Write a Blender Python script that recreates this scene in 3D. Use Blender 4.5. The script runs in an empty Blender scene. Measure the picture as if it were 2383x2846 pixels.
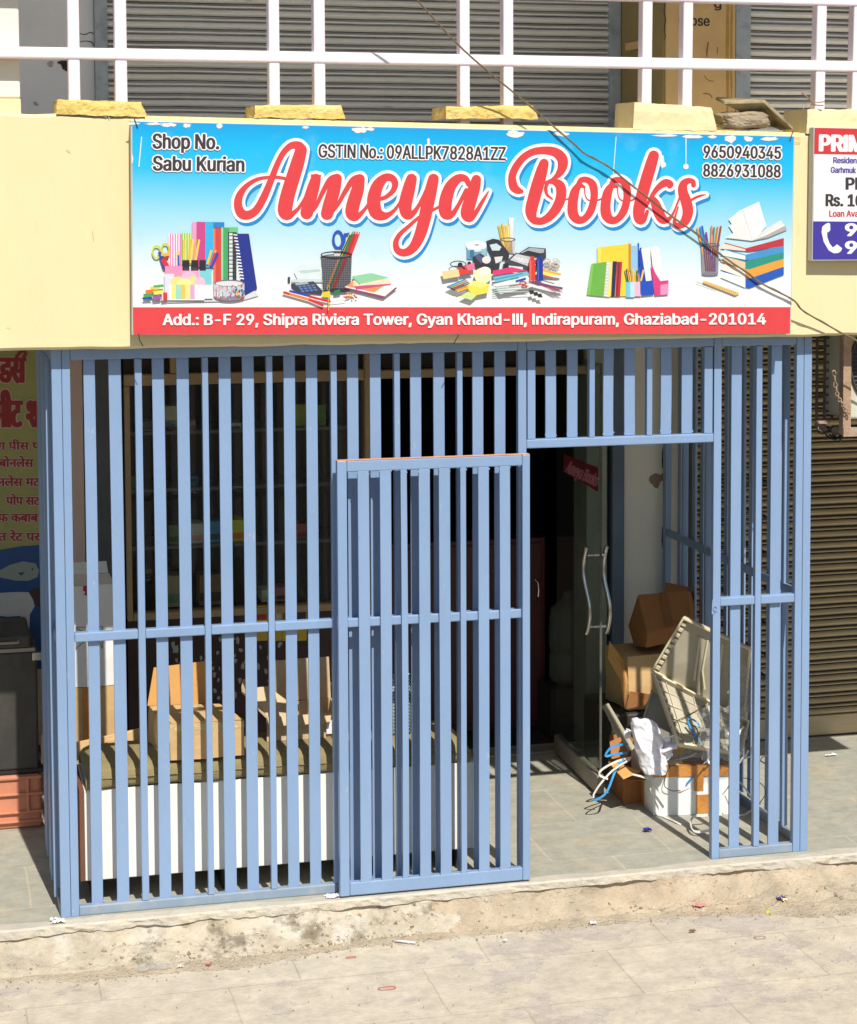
import bpy, bmesh, math, random, os
import numpy as np
from mathutils import Vector, Matrix, noise
from mathutils.geometry import delaunay_2d_cdt
random.seed(7)
S = bpy.context.scene
COL = S.collection

# ------------------------------------------------------------------ camera
# axes of the facade seen from the camera (from the picture's vanishing points); metres, z = 0 on the shop step, y = 0 at the grille
FPX = 6065.9386; PPX, PPY = 1550.0, 990.7125
RX = Vector((0.96103111, -0.02116143, 0.27562911))
RY = Vector((-0.27644025, -0.07356667, 0.95821121))
RZ = Vector((0.0, -0.99706576, -0.07654973))
CAM = Vector((-0.49045688, -9.71695874, 3.22962149))
cam = bpy.data.cameras.new('camera'); camo = bpy.data.objects.new('camera', cam); COL.objects.link(camo)
right = Vector((RX.x, RY.x, RZ.x)); down = Vector((RX.y, RY.y, RZ.y)); fwd = Vector((RX.z, RY.z, RZ.z))
camo.matrix_world = Matrix(((right.x, -down.x, -fwd.x, CAM.x), (right.y, -down.y, -fwd.y, CAM.y), (right.z, -down.z, -fwd.z, CAM.z), (0, 0, 0, 1)))
cam.sensor_fit = 'VERTICAL'; cam.sensor_height = 36.0; cam.lens = 36.0 * FPX / 2846.0
cam.shift_x = (1191.5 - PPX) / 2846.0; cam.shift_y = -(1423.0 - PPY) / 2846.0
cam.clip_start = 0.1; cam.clip_end = 3000
S.camera = camo

# ------------------------------------------------------------------ light
SUN = Vector((0.085, -1.0, 1.2)).normalized()
W = bpy.data.worlds.new('World'); S.world = W; W.use_nodes = True
nt = W.node_tree; bg = nt.nodes['Background']
sky = nt.nodes.new('ShaderNodeTexSky'); sky.sky_type = 'NISHITA'; sky.sun_disc = False
sky.sun_elevation = math.asin(SUN.z); sky.sun_rotation = math.atan2(SUN.x, SUN.y)
nt.links.new(sky.outputs[0], bg.inputs[0]); bg.inputs[1].default_value = 0.085
sl = bpy.data.lights.new('sun', 'SUN'); sl.energy = 4.8; sl.angle = math.radians(0.5); sl.color = (1.0, 0.955, 0.87)
so = bpy.data.objects.new('sun', sl); COL.objects.link(so); so.rotation_euler = SUN.to_track_quat('Z', 'Y').to_euler()
S.view_settings.view_transform = 'Standard'; S.view_settings.look = 'None'; S.view_settings.gamma = 1.0
S.view_settings.exposure = 0.15
S.cycles.max_bounces = 8; S.cycles.transparent_max_bounces = 12

# ------------------------------------------------------------------ photo measurements -> metres
def ray(p):
    c = Vector((p[0] - PPX, p[1] - PPY, FPX)); return Vector((RX.dot(c), RY.dot(c), RZ.dot(c)))
def P(x, y, Y=0.0):
    v = ray((x, y)); return CAM + v * ((Y - CAM.y) / v.y)
def PZ(x, y, Z=0.0):
    v = ray((x, y)); return CAM + v * ((Z - CAM.z) / v.z)
def PX(x, y, X=0.0):
    v = ray((x, y)); return CAM + v * ((X - CAM.x) / v.x)

# ------------------------------------------------------------------ materials
def lin(c):
    return tuple((((v / 255 + 0.055) / 1.055) ** 2.4 if v > 10 else v / 255 / 12.92) for v in c) + (1.0,)
MATS = {}
def mat(name, col, rough=0.6, var=0.12, scale=6.0, col2=None, amt2=0.35, scale2=3.0, bump=0.0, bscale=40.0, metal=0.0, spec=0.5, stretch=None, dirt=None, dirt2=None):
    """col: linear base colour; fine value variation, an optional second colour in patches, an optional bump"""
    if name in MATS: return MATS[name]
    m = bpy.data.materials.new(name); m.use_nodes = True; MATS[name] = m
    t = m.node_tree; N = t.nodes; L = t.links; b = N['Principled BSDF']
    b.inputs['Roughness'].default_value = rough; b.inputs['Metallic'].default_value = metal
    b.inputs['Specular IOR Level'].default_value = spec
    g = N.new('ShaderNodeNewGeometry'); mp = N.new('ShaderNodeMapping'); L.new(g.outputs['Position'], mp.inputs[0])
    if stretch: mp.inputs['Scale'].default_value = stretch
    n1 = N.new('ShaderNodeTexNoise'); n1.inputs['Scale'].default_value = scale; n1.inputs['Detail'].default_value = 8; n1.inputs['Roughness'].default_value = 0.65
    L.new(mp.outputs[0], n1.inputs['Vector'])
    r = N.new('ShaderNodeValToRGB'); r.color_ramp.elements[0].position = 0.3; r.color_ramp.elements[1].position = 0.7
    c = col[:3]
    r.color_ramp.elements[0].color = tuple(max(0, v * (1 - var)) for v in c) + (1,)
    r.color_ramp.elements[1].color = tuple(min(1, v * (1 + var * 0.6)) for v in c) + (1,)
    L.new(n1.outputs[0], r.inputs[0]); out = r.outputs[0]
    def patch(prev, c2, amt, sc, lo=0.5, hi=0.62):
        n2 = N.new('ShaderNodeTexNoise'); n2.inputs['Scale'].default_value = sc; n2.inputs['Detail'].default_value = 9; n2.inputs['Roughness'].default_value = 0.7
        L.new(mp.outputs[0], n2.inputs['Vector'])
        k = N.new('ShaderNodeMapRange'); k.inputs[1].default_value = lo; k.inputs[2].default_value = hi; k.inputs[4].default_value = amt
        L.new(n2.outputs[0], k.inputs[0])
        x = N.new('ShaderNodeMix'); x.data_type = 'RGBA'; L.new(k.outputs[0], x.inputs[0]); L.new(prev, x.inputs[6]); x.inputs[7].default_value = tuple(c2[:3]) + (1,)
        return x.outputs[2]
    if col2: out = patch(out, col2, amt2, scale2)
    if dirt: out = patch(out, dirt[0], dirt[1], dirt[2], dirt[3], dirt[4])
    if dirt2: out = patch(out, dirt2[0], dirt2[1], dirt2[2], dirt2[3], dirt2[4])
    L.new(out, b.inputs['Base Color'])
    if bump:
        n3 = N.new('ShaderNodeTexNoise'); n3.inputs['Scale'].default_value = bscale; n3.inputs['Detail'].default_value = 6
        L.new(mp.outputs[0], n3.inputs['Vector'])
        bm_ = N.new('ShaderNodeBump'); bm_.inputs['Strength'].default_value = bump; bm_.inputs['Distance'].default_value = 0.016
        L.new(n3.outputs[0], bm_.inputs['Height']); L.new(bm_.outputs[0], b.inputs['Normal'])
    return m
def flat(name, rgb, k=0.82, rough=0.55):
    """printed ink / plain thing: sRGB as seen in full sun"""
    c = lin(rgb); return mat(name, tuple(v * k for v in c[:3]), rough, 0.05, 25.0)
def tiles(name, c1, c2, w, h, off, mortar, msize, rough, patchcol, pamt, pscale, loc=(0, 0, 0), bump=0.25, plo=0.5, phi=0.56, dust=None):
    m = bpy.data.materials.new(name); m.use_nodes = True; t = m.node_tree; N = t.nodes; L = t.links; b = N['Principled BSDF']
    b.inputs['Roughness'].default_value = rough
    g = N.new('ShaderNodeNewGeometry'); mp = N.new('ShaderNodeMapping'); L.new(g.outputs['Position'], mp.inputs[0]); mp.inputs['Location'].default_value = loc
    wn = N.new('ShaderNodeTexNoise'); wn.inputs['Scale'].default_value = 5; wn.inputs['Detail'].default_value = 4; L.new(g.outputs['Position'], wn.inputs['Vector'])
    wv = N.new('ShaderNodeVectorMath'); wv.operation = 'MULTIPLY_ADD'; L.new(wn.outputs[1], wv.inputs[0]); wv.inputs[1].default_value = (0.022, 0.022, 0); L.new(mp.outputs[0], wv.inputs[2])
    br = N.new('ShaderNodeTexBrick'); L.new(wv.outputs[0], br.inputs['Vector']); br.offset = off; br.squash = 1.0
    br.inputs['Scale'].default_value = 1.0; br.inputs['Brick Width'].default_value = w; br.inputs['Row Height'].default_value = h
    br.inputs['Mortar Size'].default_value = msize; br.inputs['Mortar Smooth'].default_value = 0.3
    br.inputs['Color1'].default_value = c1; br.inputs['Color2'].default_value = c2; br.inputs['Mortar'].default_value = mortar
    def noise_(sc, det=10, rg=0.68):
        n = N.new('ShaderNodeTexNoise'); n.inputs['Scale'].default_value = sc; n.inputs['Detail'].default_value = det; n.inputs['Roughness'].default_value = rg
        L.new(g.outputs['Position'], n.inputs['Vector']); return n.outputs[0]
    def mr(s, lo, hi, a=0.0, bb=1.0):
        k = N.new('ShaderNodeMapRange'); k.inputs[1].default_value = lo; k.inputs[2].default_value = hi; k.inputs[3].default_value = a; k.inputs[4].default_value = bb
        L.new(s, k.inputs[0]); return k.outputs[0]
    def mix(f, a, bcol, mode='MIX'):
        x = N.new('ShaderNodeMix'); x.data_type = 'RGBA'; x.blend_type = mode; L.new(f, x.inputs[0]) if not isinstance(f, float) else setattr(x.inputs[0], 'default_value', f)
        L.new(a, x.inputs[6])
        if isinstance(bcol, tuple): x.inputs[7].default_value = bcol
        else: L.new(bcol, x.inputs[7])
        return x.outputs[2]
    o = br.outputs[0]
    pf = mr(noise_(pscale), plo, phi, 0, pamt); o = mix(pf, o, patchcol)
    if dust: o = mix(mr(noise_(dust[1], 12, 0.75), dust[2], dust[3], 0, dust[4]), o, dust[0])
    gr = N.new('ShaderNodeValToRGB'); gr.color_ramp.elements[0].color = (0.72, 0.72, 0.72, 1); gr.color_ramp.elements[1].color = (1.12, 1.12, 1.12, 1)
    gr.color_ramp.elements[0].position = 0.3; gr.color_ramp.elements[1].position = 0.68
    L.new(noise_(9, 12, 0.75), gr.inputs[0]); o = mix(1.0, o, gr.outputs[0], 'MULTIPLY')
    L.new(o, b.inputs['Base Color'])
    ad = N.new('ShaderNodeMath'); ad.operation = 'MULTIPLY_ADD'; L.new(br.outputs['Fac'], ad.inputs[0]); ad.inputs[1].default_value = -0.6
    ad2 = N.new('ShaderNodeMath'); ad2.operation = 'MULTIPLY_ADD'; L.new(pf, ad2.inputs[0]); ad2.inputs[1].default_value = -0.5; L.new(noise_(60, 6), ad2.inputs[2]); L.new(ad2.outputs[0], ad.inputs[2])
    bp = N.new('ShaderNodeBump'); bp.inputs['Strength'].default_value = bump; bp.inputs['Distance'].default_value = 0.012; L.new(ad.outputs[0], bp.inputs['Height']); L.new(bp.outputs[0], b.inputs['Normal'])
    return m
def glass_mat(name, tint, rough=0.02, haze_=0.0):
    m = bpy.data.materials.new(name); m.use_nodes = True; t = m.node_tree; N = t.nodes; L = t.links
    N.remove(N['Principled BSDF']); tr = N.new('ShaderNodeBsdfTransparent'); tr.inputs[0].default_value = tint
    gl = N.new('ShaderNodeBsdfGlossy'); gl.inputs['Roughness'].default_value = rough
    lw = N.new('ShaderNodeFresnel'); lw.inputs[0].default_value = 1.45
    mx = N.new('ShaderNodeMixShader'); ge = N.new('ShaderNodeNewGeometry'); sb = N.new('ShaderNodeMath'); sb.operation = 'SUBTRACT'; sb.inputs[0].default_value = 1.0; L.new(ge.outputs['Backfacing'], sb.inputs[1])
    ml = N.new('ShaderNodeMath'); ml.operation = 'MULTIPLY'; L.new(lw.outputs[0], ml.inputs[0]); L.new(sb.outputs[0], ml.inputs[1])
    L.new(ml.outputs[0], mx.inputs[0]); L.new(tr.outputs[0], mx.inputs[1]); L.new(gl.outputs[0], mx.inputs[2])
    out = mx.outputs[0]
    if haze_:
        df = N.new('ShaderNodeBsdfDiffuse'); df.inputs[0].default_value = (.8, .8, .78, 1); m2 = N.new('ShaderNodeMixShader'); m2.inputs[0].default_value = haze_; L.new(out, m2.inputs[1]); L.new(df.outputs[0], m2.inputs[2]); out = m2.outputs[0]
    L.new(out, N['Material Output'].inputs[0]); return m

M = dict(
    wall=mat('cream_wall_paint', (0.755, 0.635, 0.365), 0.75, 0.05, 2.5, (0.71, 0.575, 0.30), 0.45, 1.6, 0.12, 30, stretch=(1, 1, 0.22), dirt=((0.60, 0.46, 0.25), 0.5, 7.0, 0.63, 0.74)),
    block=mat('mustard_block_paint', (0.72, 0.52, 0.15), 0.8, 0.10, 8, (0.78, 0.64, 0.34), 0.45, 4, 1.0, 34, dirt=((0.45, 0.30, 0.12), 0.6, 11, 0.6, 0.68)),
    ledge=mat('pale_ledge_paint', (0.82, 0.66, 0.31), 0.85, 0.10, 9, (0.74, 0.60, 0.36), 0.6, 6, 0.6, 40, dirt=((0.33, 0.25, 0.14), 0.7, 16, 0.62, 0.68)),
    pink=mat('pale_pink_paint', (0.82, 0.73, 0.775), 0.55, 0.04, 5, (0.74, 0.63, 0.66), 0.4, 5, 0.12, 45, dirt=((0.45, 0.37, 0.35), 0.5, 18, 0.67, 0.74)),
    grey_wall=mat('grey_upper_wall', (0.82, 0.80, 0.78), 0.8, 0.05, 2.5, (0.74, 0.70, 0.66), 0.35, 2.0, 0.2, 40, dirt=((0.2, 0.15, 0.1), 0.6, 7, 0.68, 0.74)),
    grey_frame=mat('grey_blue_steel', (0.42, 0.47, 0.49), 0.5, 0.12, 9, (0.18, 0.19, 0.19), 0.4, 12, 0.05),
    ochre=mat('ochre_column_paint', (0.74, 0.49, 0.20), 0.8, 0.10, 3, (0.62, 0.40, 0.17), 0.5, 2.5, 0.15, 40, dirt=((0.2, 0.12, 0.05), 0.7, 22, 0.66, 0.7)),
    ochre_side=mat('olive_column_side', (0.36, 0.27, 0.10), 0.8, 0.10, 3, (0.30, 0.22, 0.09), 0.5, 2.5, 0.15, 40),
    blue=mat('blue_enamel', (0.225, 0.330, 0.510), 0.36, 0.08, 3.0, (0.198, 0.305, 0.485), 0.6, 1.6, 0.08, 70, stretch=(1, 1, 0.45), dirt=((0.42, 0.45, 0.46), 0.55, 26, 0.645, 0.70), dirt2=((0.20, 0.105, 0.055), 0.75, 37, 0.695, 0.73)),
    blue_low=mat('blue_enamel_dusty', (0.23, 0.30, 0.39), 0.5, 0.10, 5.0, (0.34, 0.35, 0.34), 0.6, 5.0, 0.06, 60, dirt=((0.35, 0.2, 0.09), 0.6, 9, 0.66, 0.7)),
    primer=mat('orange_primer', (0.72, 0.33, 0.16), 0.7, 0.15, 20),
    shutter=mat('galvanised_slats', (0.86, 0.83, 0.76), 0.5, 0.10, 5, (0.84, 0.78, 0.65), 0.6, 2.5, 0.05, 30, metal=0.0, stretch=(0.35, 1, 5), dirt=((0.10, 0.07, 0.045), 0.85, 6, 0.64, 0.72)),
    shutter_old=mat('old_brown_slats', (0.50, 0.39, 0.225), 0.6, 0.2, 6, (0.33, 0.24, 0.13), 0.6, 3, 0.06, 30, metal=0.0, stretch=(0.35, 1, 4), dirt=((0.30, 0.13, 0.04), 0.6, 8, 0.63, 0.72)),
    cement=mat('rough_cement', (0.46, 0.40, 0.30), 0.95, 0.3, 8, (0.55, 0.52, 0.46), 0.7, 3.2, 1.0, 40, dirt=((0.155, 0.125, 0.08), 0.8, 6, 0.545, 0.64)),
    soil=mat('dry_soil', (0.45, 0.375, 0.275), 0.95, 0.3, 7, (0.42, 0.29, 0.17), 0.3, 2, 1.0, 55, dirt=((0.25, 0.18, 0.10), 0.7, 25, 0.6, 0.66)),
    lip=mat('stone_lip', (0.50, 0.46, 0.385), 0.85, 0.14, 8, (0.57, 0.50, 0.38), 0.6, 5, 0.4, 60, dirt=((0.25, 0.2, 0.13), 0.7, 12, 0.6, 0.68)),
    white=mat('white_laminate', (0.83, 0.80, 0.74), 0.55, 0.03, 4, (0.74, 0.70, 0.64), 0.3, 6, 0.02),
    white_wall=mat('dirty_white_wall', (0.86, 0.83, 0.75), 0.8, 0.05, 4, (0.76, 0.72, 0.65), 0.4, 2, 0.1, 40, dirt=((0.26, 0.20, 0.15), 0.8, 5, 0.66, 0.72)),
    pinkish=mat('dusty_pink_wall', (0.62, 0.47, 0.42), 0.8, 0.06, 4, (0.54, 0.41, 0.36), 0.4, 2, 0.1, 40, dirt=((0.08, 0.05, 0.05), 0.8, 13, 0.68, 0.72)),
    brown=mat('brown_ply_edge', (0.18, 0.075, 0.04), 0.7, 0.2, 14, stretch=(1, 1, 0.2)),
    olive=mat('olive_cushion_cloth', (0.30, 0.24, 0.115), 0.95, 0.14, 18, (0.25, 0.20, 0.095), 0.5, 5, 0.5, 220),
    tan=mat('tan_cardboard', (0.60, 0.40, 0.19), 0.85, 0.07, 7, (0.54, 0.34, 0.15), 0.5, 3, 0.12, 30),
    tan2=mat('orange_cardboard', (0.60, 0.31, 0.095), 0.85, 0.07, 7, (0.54, 0.27, 0.08), 0.5, 3, 0.12, 30),
    tan3=mat('pale_cardboard', (0.55, 0.42, 0.26), 0.85, 0.07, 7, (0.49, 0.36, 0.21), 0.5, 3, 0.12, 30),
    brownbox=mat('brown_cardboard', (0.36, 0.155, 0.05), 0.85, 0.08, 7, (0.30, 0.125, 0.04), 0.5, 3, 0.12, 30),
    tape=mat('brown_tape', (0.58, 0.25, 0.06), 0.22, 0.15, 12, (0.45, 0.18, 0.04), 0.5, 9, 0.3, 60),
    clear_tape=mat('shiny_tape', (0.62, 0.45, 0.23), 0.18, 0.12, 12, (0.75, 0.62, 0.42), 0.6, 18, 0.4, 50),
    paper=mat('white_paper', (0.80, 0.78, 0.82), 0.8, 0.04, 12, (0.70, 0.68, 0.75), 0.35, 9, 0.12, 70),
    carton=mat('white_carton', (0.80, 0.80, 0.78), 0.7, 0.04, 8, (0.70, 0.69, 0.66), 0.3, 4, 0.06, 40, dirt=((0.45, 0.42, 0.38), 0.5, 14, 0.67, 0.72)),
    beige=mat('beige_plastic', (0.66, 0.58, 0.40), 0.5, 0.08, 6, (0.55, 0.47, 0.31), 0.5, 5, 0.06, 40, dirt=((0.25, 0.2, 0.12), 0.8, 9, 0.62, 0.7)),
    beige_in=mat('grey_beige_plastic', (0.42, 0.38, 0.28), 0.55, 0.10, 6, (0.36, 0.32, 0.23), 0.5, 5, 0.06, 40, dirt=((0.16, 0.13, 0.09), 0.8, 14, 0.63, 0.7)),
    wood=mat('beige_wood_frame', (0.42, 0.30, 0.17), 0.65, 0.14, 10, (0.34, 0.23, 0.12), 0.5, 6, 0.05, 40, stretch=(0.3, 1, 0.3)),
    maroon=mat('maroon_panel', (0.055, 0.028, 0.024), 0.6, 0.2, 8, (0.075, 0.05, 0.045), 0.4, 3),
    scrap=mat('torn_sticker_paper', (0.42, 0.42, 0.40), 0.8, 0.2, 18),
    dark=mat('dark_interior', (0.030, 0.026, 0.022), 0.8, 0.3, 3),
    dark_green=mat('dark_jamb_paint', (0.085, 0.095, 0.105), 0.55, 0.2, 7),
    redwood=mat('dark_red_cabinet', (0.085, 0.016, 0.014), 0.45, 0.2, 5),
    steel=mat('brushed_steel', (0.62, 0.60, 0.56), 0.22, 0.06, 30, metal=1.0),
    door_rail=mat('dusty_aluminium', (0.30, 0.275, 0.23), 0.55, 0.15, 12, (0.24, 0.2, 0.15), 0.6, 6, metal=0.2),
    charcoal=mat('charcoal_steel', (0.045, 0.043, 0.038), 0.5, 0.25, 7, (0.075, 0.068, 0.055), 0.5, 4, 0.05, 50, dirt=((0.22, 0.2, 0.17), 0.7, 30, 0.68, 0.72)),
    orange=mat('orange_red_plastic', (0.60, 0.235, 0.135), 0.6, 0.12, 5, (0.52, 0.20, 0.12), 0.5, 3, 0.04, 50, dirt=((0.25, 0.1, 0.06), 0.5, 9, 0.64, 0.7)),
    ac=mat('off_white_steel', (0.60, 0.57, 0.46), 0.55, 0.08, 9, (0.5, 0.46, 0.36), 0.5, 8, 0.05, 60),
    rusty=mat('rusty_angle_iron', (0.37, 0.24, 0.155), 0.8, 0.2, 16, (0.42, 0.34, 0.27), 0.7, 12, 0.3, 60),
    rust_chain=mat('rusty_chain', (0.42, 0.29, 0.19), 0.6, 0.2, 30, metal=0.4),
    black=mat('black_plastic', (0.02, 0.02, 0.02), 0.5, 0.2, 10),
    lattice=mat('dirty_grid_plastic', (0.14, 0.115, 0.09), 0.8, 0.2, 14),
    rock=mat('grey_brown_rock', (0.34, 0.27, 0.18), 0.9, 0.3, 16, (0.22, 0.17, 0.11), 0.7, 9, 0.9, 40),
    tile=mat('old_stone_tile', (0.40, 0.32, 0.18), 0.85, 0.25, 14, (0.12, 0.09, 0.05), 0.8, 12, 0.4, 40),
    cable=mat('weathered_cable', (0.17, 0.125, 0.065), 0.45, 0.25, 25),
    twine=mat('brown_twine', (0.38, 0.26, 0.20), 0.9, 0.2, 40),
    sign_side=mat('sign_edge_metal', (0.55, 0.55, 0.53), 0.5, 0.12, 8),
    strap_blue=mat('blue_strap', (0.035, 0.27, 0.62), 0.4, 0.12, 20, (0.10, 0.42, 0.75), 0.5, 9),
    strap_white=mat('white_strap', (0.70, 0.68, 0.62), 0.4, 0.08, 20, (0.5, 0.5, 0.5), 0.4, 9),
    goods_dim=mat('dusty_goods', (0.25, 0.24, 0.2), 0.7, 0.2, 9),
    can=mat('green_water_can', (0.065, 0.075, 0.06), 0.35, 0.1, 5),
)
# ground surfaces
M['street'] = tiles('sandstone_paving', (0.565, 0.500, 0.400, 1), (0.54, 0.475, 0.378, 1), 0.84, 0.56, 0.37, (0.455, 0.39, 0.30, 1), 0.004, 0.9, (0.46, 0.40, 0.355, 1), 0.75, 1.35, loc=(-0.15, 0.06, 0), bump=0.5, plo=0.545, phi=0.56, dust=((0.61, 0.53, 0.405, 1), 3.2, 0.50, 0.64, 0.7))
M['kota'] = tiles('grey_green_stone_tiles', (0.40, 0.385, 0.315, 1), (0.365, 0.36, 0.30, 1), 0.61, 0.61, 0.5, (0.50, 0.44, 0.33, 1), 0.006, 0.8, (0.46, 0.40, 0.29, 1), 0.55, 3.4, loc=(-0.205, -0.19, 0), bump=0.15, plo=0.5, phi=0.62, dust=((0.55, 0.50, 0.40, 1), 10.0, 0.60, 0.66, 0.5))
M['glass'] = glass_mat('window_glass', (0.86, 0.87, 0.85, 1), haze_=0.012)
M['door_glass'] = glass_mat('door_glass', (0.78, 0.83, 0.79, 1), haze_=0.015)
M['film'] = glass_mat('clear_plastic_film', (0.88, 0.88, 0.88, 1), rough=0.12, haze_=0.2)

# ------------------------------------------------------------------ mesh tools
class MB:
    def __init__(s): s.v = []; s.f = []; s.m = []
    def add(s, vs, fs, m=0):
        o = len(s.v); s.v += [Vector(v) for v in vs]; s.f += [[i + o for i in f] for f in fs]; s.m += [m] * len(fs); return s
    def box(s, a, b, m=0):
        x0, y0, z0 = a; x1, y1, z1 = b
        return s.add([(x0, y0, z0), (x1, y0, z0), (x1, y1, z0), (x0, y1, z0), (x0, y0, z1), (x1, y0, z1), (x1, y1, z1), (x0, y1, z1)],
                     [(0, 3, 2, 1), (4, 5, 6, 7), (0, 1, 5, 4), (1, 2, 6, 5), (2, 3, 7, 6), (3, 0, 4, 7)], m)
    def obox(s, o, u, v, w, m=0):
        o, u, v, w = map(Vector, (o, u, v, w))
        return s.add([o, o + u, o + u + v, o + v, o + w, o + u + w, o + u + v + w, o + v + w],
                     [(0, 3, 2, 1), (4, 5, 6, 7), (0, 1, 5, 4), (1, 2, 6, 5), (2, 3, 7, 6), (3, 0, 4, 7)], m)
    def prism(s, pts, d, m=0):
        pts = [Vector(p) for p in pts]; d = Vector(d); n = len(pts)
        return s.add(pts + [p + d for p in pts], [tuple(range(n))[::-1], tuple(range(n, 2 * n))] + [(i, (i + 1) % n, n + (i + 1) % n, n + i) for i in range(n)], m)
    def tube(s, pts, r, n=8, closed=False, m=0):
        pts = [Vector(p) for p in pts]; k = len(pts); rs = r if isinstance(r, (list, tuple)) else [r] * k
        vs = []; nrm = None
        for i, p in enumerate(pts):
            a = pts[i - 1] if (i > 0 or closed) else p; b = pts[(i + 1) % k] if (i < k - 1 or closed) else p
            t = (b - a).normalized()
            if nrm is None: nrm = t.orthogonal().normalized()
            else:
                nrm = nrm - t * nrm.dot(t); nrm = nrm.normalized() if nrm.length > 1e-6 else t.orthogonal().normalized()
            bi = t.cross(nrm)
            vs += [p + (nrm * math.cos(6.28318 * j / n) + bi * math.sin(6.28318 * j / n)) * rs[i] for j in range(n)]
        fs = []
        for i in range(k if closed else k - 1):
            q = (i + 1) % k
            fs += [(i * n + j, i * n + (j + 1) % n, q * n + (j + 1) % n, q * n + j) for j in range(n)]
        if not closed: fs += [tuple(range(n))[::-1], tuple(range((k - 1) * n, k * n))]
        return s.add(vs, fs, m)
    def lathe(s, prof, c, n=20, m=0):
        c = Vector(c); vs = []
        for (r, z) in prof: vs += [c + Vector((r * math.cos(6.28318 * j / n), r * math.sin(6.28318 * j / n), z)) for j in range(n)]
        fs = [(i * n + j, i * n + (j + 1) % n, (i + 1) * n + (j + 1) % n, (i + 1) * n + j) for i in range(len(prof) - 1) for j in range(n)]
        return s.add(vs, fs + [tuple(range(n))[::-1], tuple(range((len(prof) - 1) * n, len(prof) * n))], m)
    def grid(s, fn, nu, nv, m=0):
        vs = [fn(i / nu, j / nv) for j in range(nv + 1) for i in range(nu + 1)]
        return s.add(vs, [(j * (nu + 1) + i, j * (nu + 1) + i + 1, (j + 1) * (nu + 1) + i + 1, (j + 1) * (nu + 1) + i) for j in range(nv) for i in range(nu)], m)
    def strap(s, pts, w, t=0.0012, up=(0, 0, 1), m=0, twist=0.0):
        pts = [Vector(p) for p in pts]; k = len(pts); vs = []
        for i, p in enumerate(pts):
            d = (pts[min(i + 1, k - 1)] - pts[max(i - 1, 0)]).normalized(); u = Vector(up)
            sd = d.cross(u); sd = sd.normalized() if sd.length > 1e-4 else d.orthogonal().normalized()
            if twist: sd = Matrix.Rotation(twist * i / k, 3, d) @ sd
            nn = sd.cross(d).normalized() * t
            vs += [p - sd * w / 2, p + sd * w / 2, p + sd * w / 2 + nn, p - sd * w / 2 + nn]
        fs = [(0, 1, 2, 3)[::-1], tuple(4 * (k - 1) + q for q in range(4))]
        for i in range(k - 1): fs += [(4 * i + q, 4 * i + (q + 1) % 4, 4 * i + 4 + (q + 1) % 4, 4 * i + 4 + q) for q in range(4)]
        return s.add(vs, fs, m)
    def split(s, n):       # cut every quad n x n
        v, f, m = s.v, s.f, s.m; s.v, s.f, s.m = [], [], []
        for q, k in zip(f, m):
            if len(q) != 4: s.add([v[i] for i in q], [tuple(range(len(q)))], k); continue
            a, b, c, d = (v[i] for i in q); s.grid(lambda x, y: a.lerp(b, x).lerp(d.lerp(c, x), y), n, n, k)
        return s
    def build(s, name, mats, parent=None, bevel=0.0, smooth=False, base=None, seg=2, fixn=True, weld=False):
        if not isinstance(mats, (list, tuple)): mats = [mats]
        me = bpy.data.meshes.new(name)
        if base is None: base = parent['_b'] if parent is not None and '_b' in parent else (0, 0, 0)
        b = Vector(base)
        me.from_pydata([tuple(v - b) for v in s.v], [], s.f)
        for m in mats: me.materials.append(m)
        for p, k in zip(me.polygons, s.m): p.material_index = k
        if fixn:
            bm_ = bmesh.new(); bm_.from_mesh(me)
            if weld: bmesh.ops.remove_doubles(bm_, verts=bm_.verts, dist=0.0004)
            bmesh.ops.recalc_face_normals(bm_, faces=bm_.faces); bm_.to_mesh(me); bm_.free()
        if smooth:
            me.shade_smooth()
        o = bpy.data.objects.new(name, me); COL.objects.link(o)
        if parent is not None: o.parent = parent
        else: o.location = b
        if parent is not None:
            d = b - Vector(parent['_b']); o.location = d; o['_b'] = list(b)
        else: o['_b'] = list(b)
        if bevel:
            md = o.modifiers.new('bevel', 'BEVEL'); md.width = bevel; md.segments = seg; md.limit_method = 'ANGLE'; md.angle_limit = 0.6
        return o
def tag(o, label, cat, group=None, kind=None):
    o['label'] = label; o['category'] = cat
    if group: o['group'] = group
    if kind: o['kind'] = kind
    return o
def thing(name, label, cat, loc=(0, 0, 0), group=None):
    o = bpy.data.objects.new(name, None); COL.objects.link(o); o.location = Vector(loc); o.empty_display_size = 0.1
    o['_b'] = list(loc); return tag(o, label, cat, group)
def structure(o): o['kind'] = 'structure'; return o
def spline(pts, n=6, closed=False):
    """Catmull-Rom through tuples of any length"""
    k = len(pts); out = []
    for i in range(k if closed else k - 1):
        p0 = pts[(i - 1) % k] if (closed or i > 0) else pts[i]; p1 = pts[i]; p2 = pts[(i + 1) % k]; p3 = pts[(i + 2) % k] if (closed or i + 2 < k) else p2
        for j in range(n):
            t = j / n
            out.append(tuple(0.5 * ((2 * b) + (-a + c) * t + (2 * a - 5 * b + 4 * c - d) * t * t + (-a + 3 * b - 3 * c + d) * t ** 3) for a, b, c, d in zip(p0, p1, p2, p3)))
    if not closed: out.append(tuple(pts[-1]))
    return out
def crumple(o_pts, amp, freq, seed):
    return [Vector(p) + Vector(noise.noise_vector(Vector(p) * freq + Vector((seed, seed * 1.7, 0)))) * amp for p in o_pts]

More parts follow.
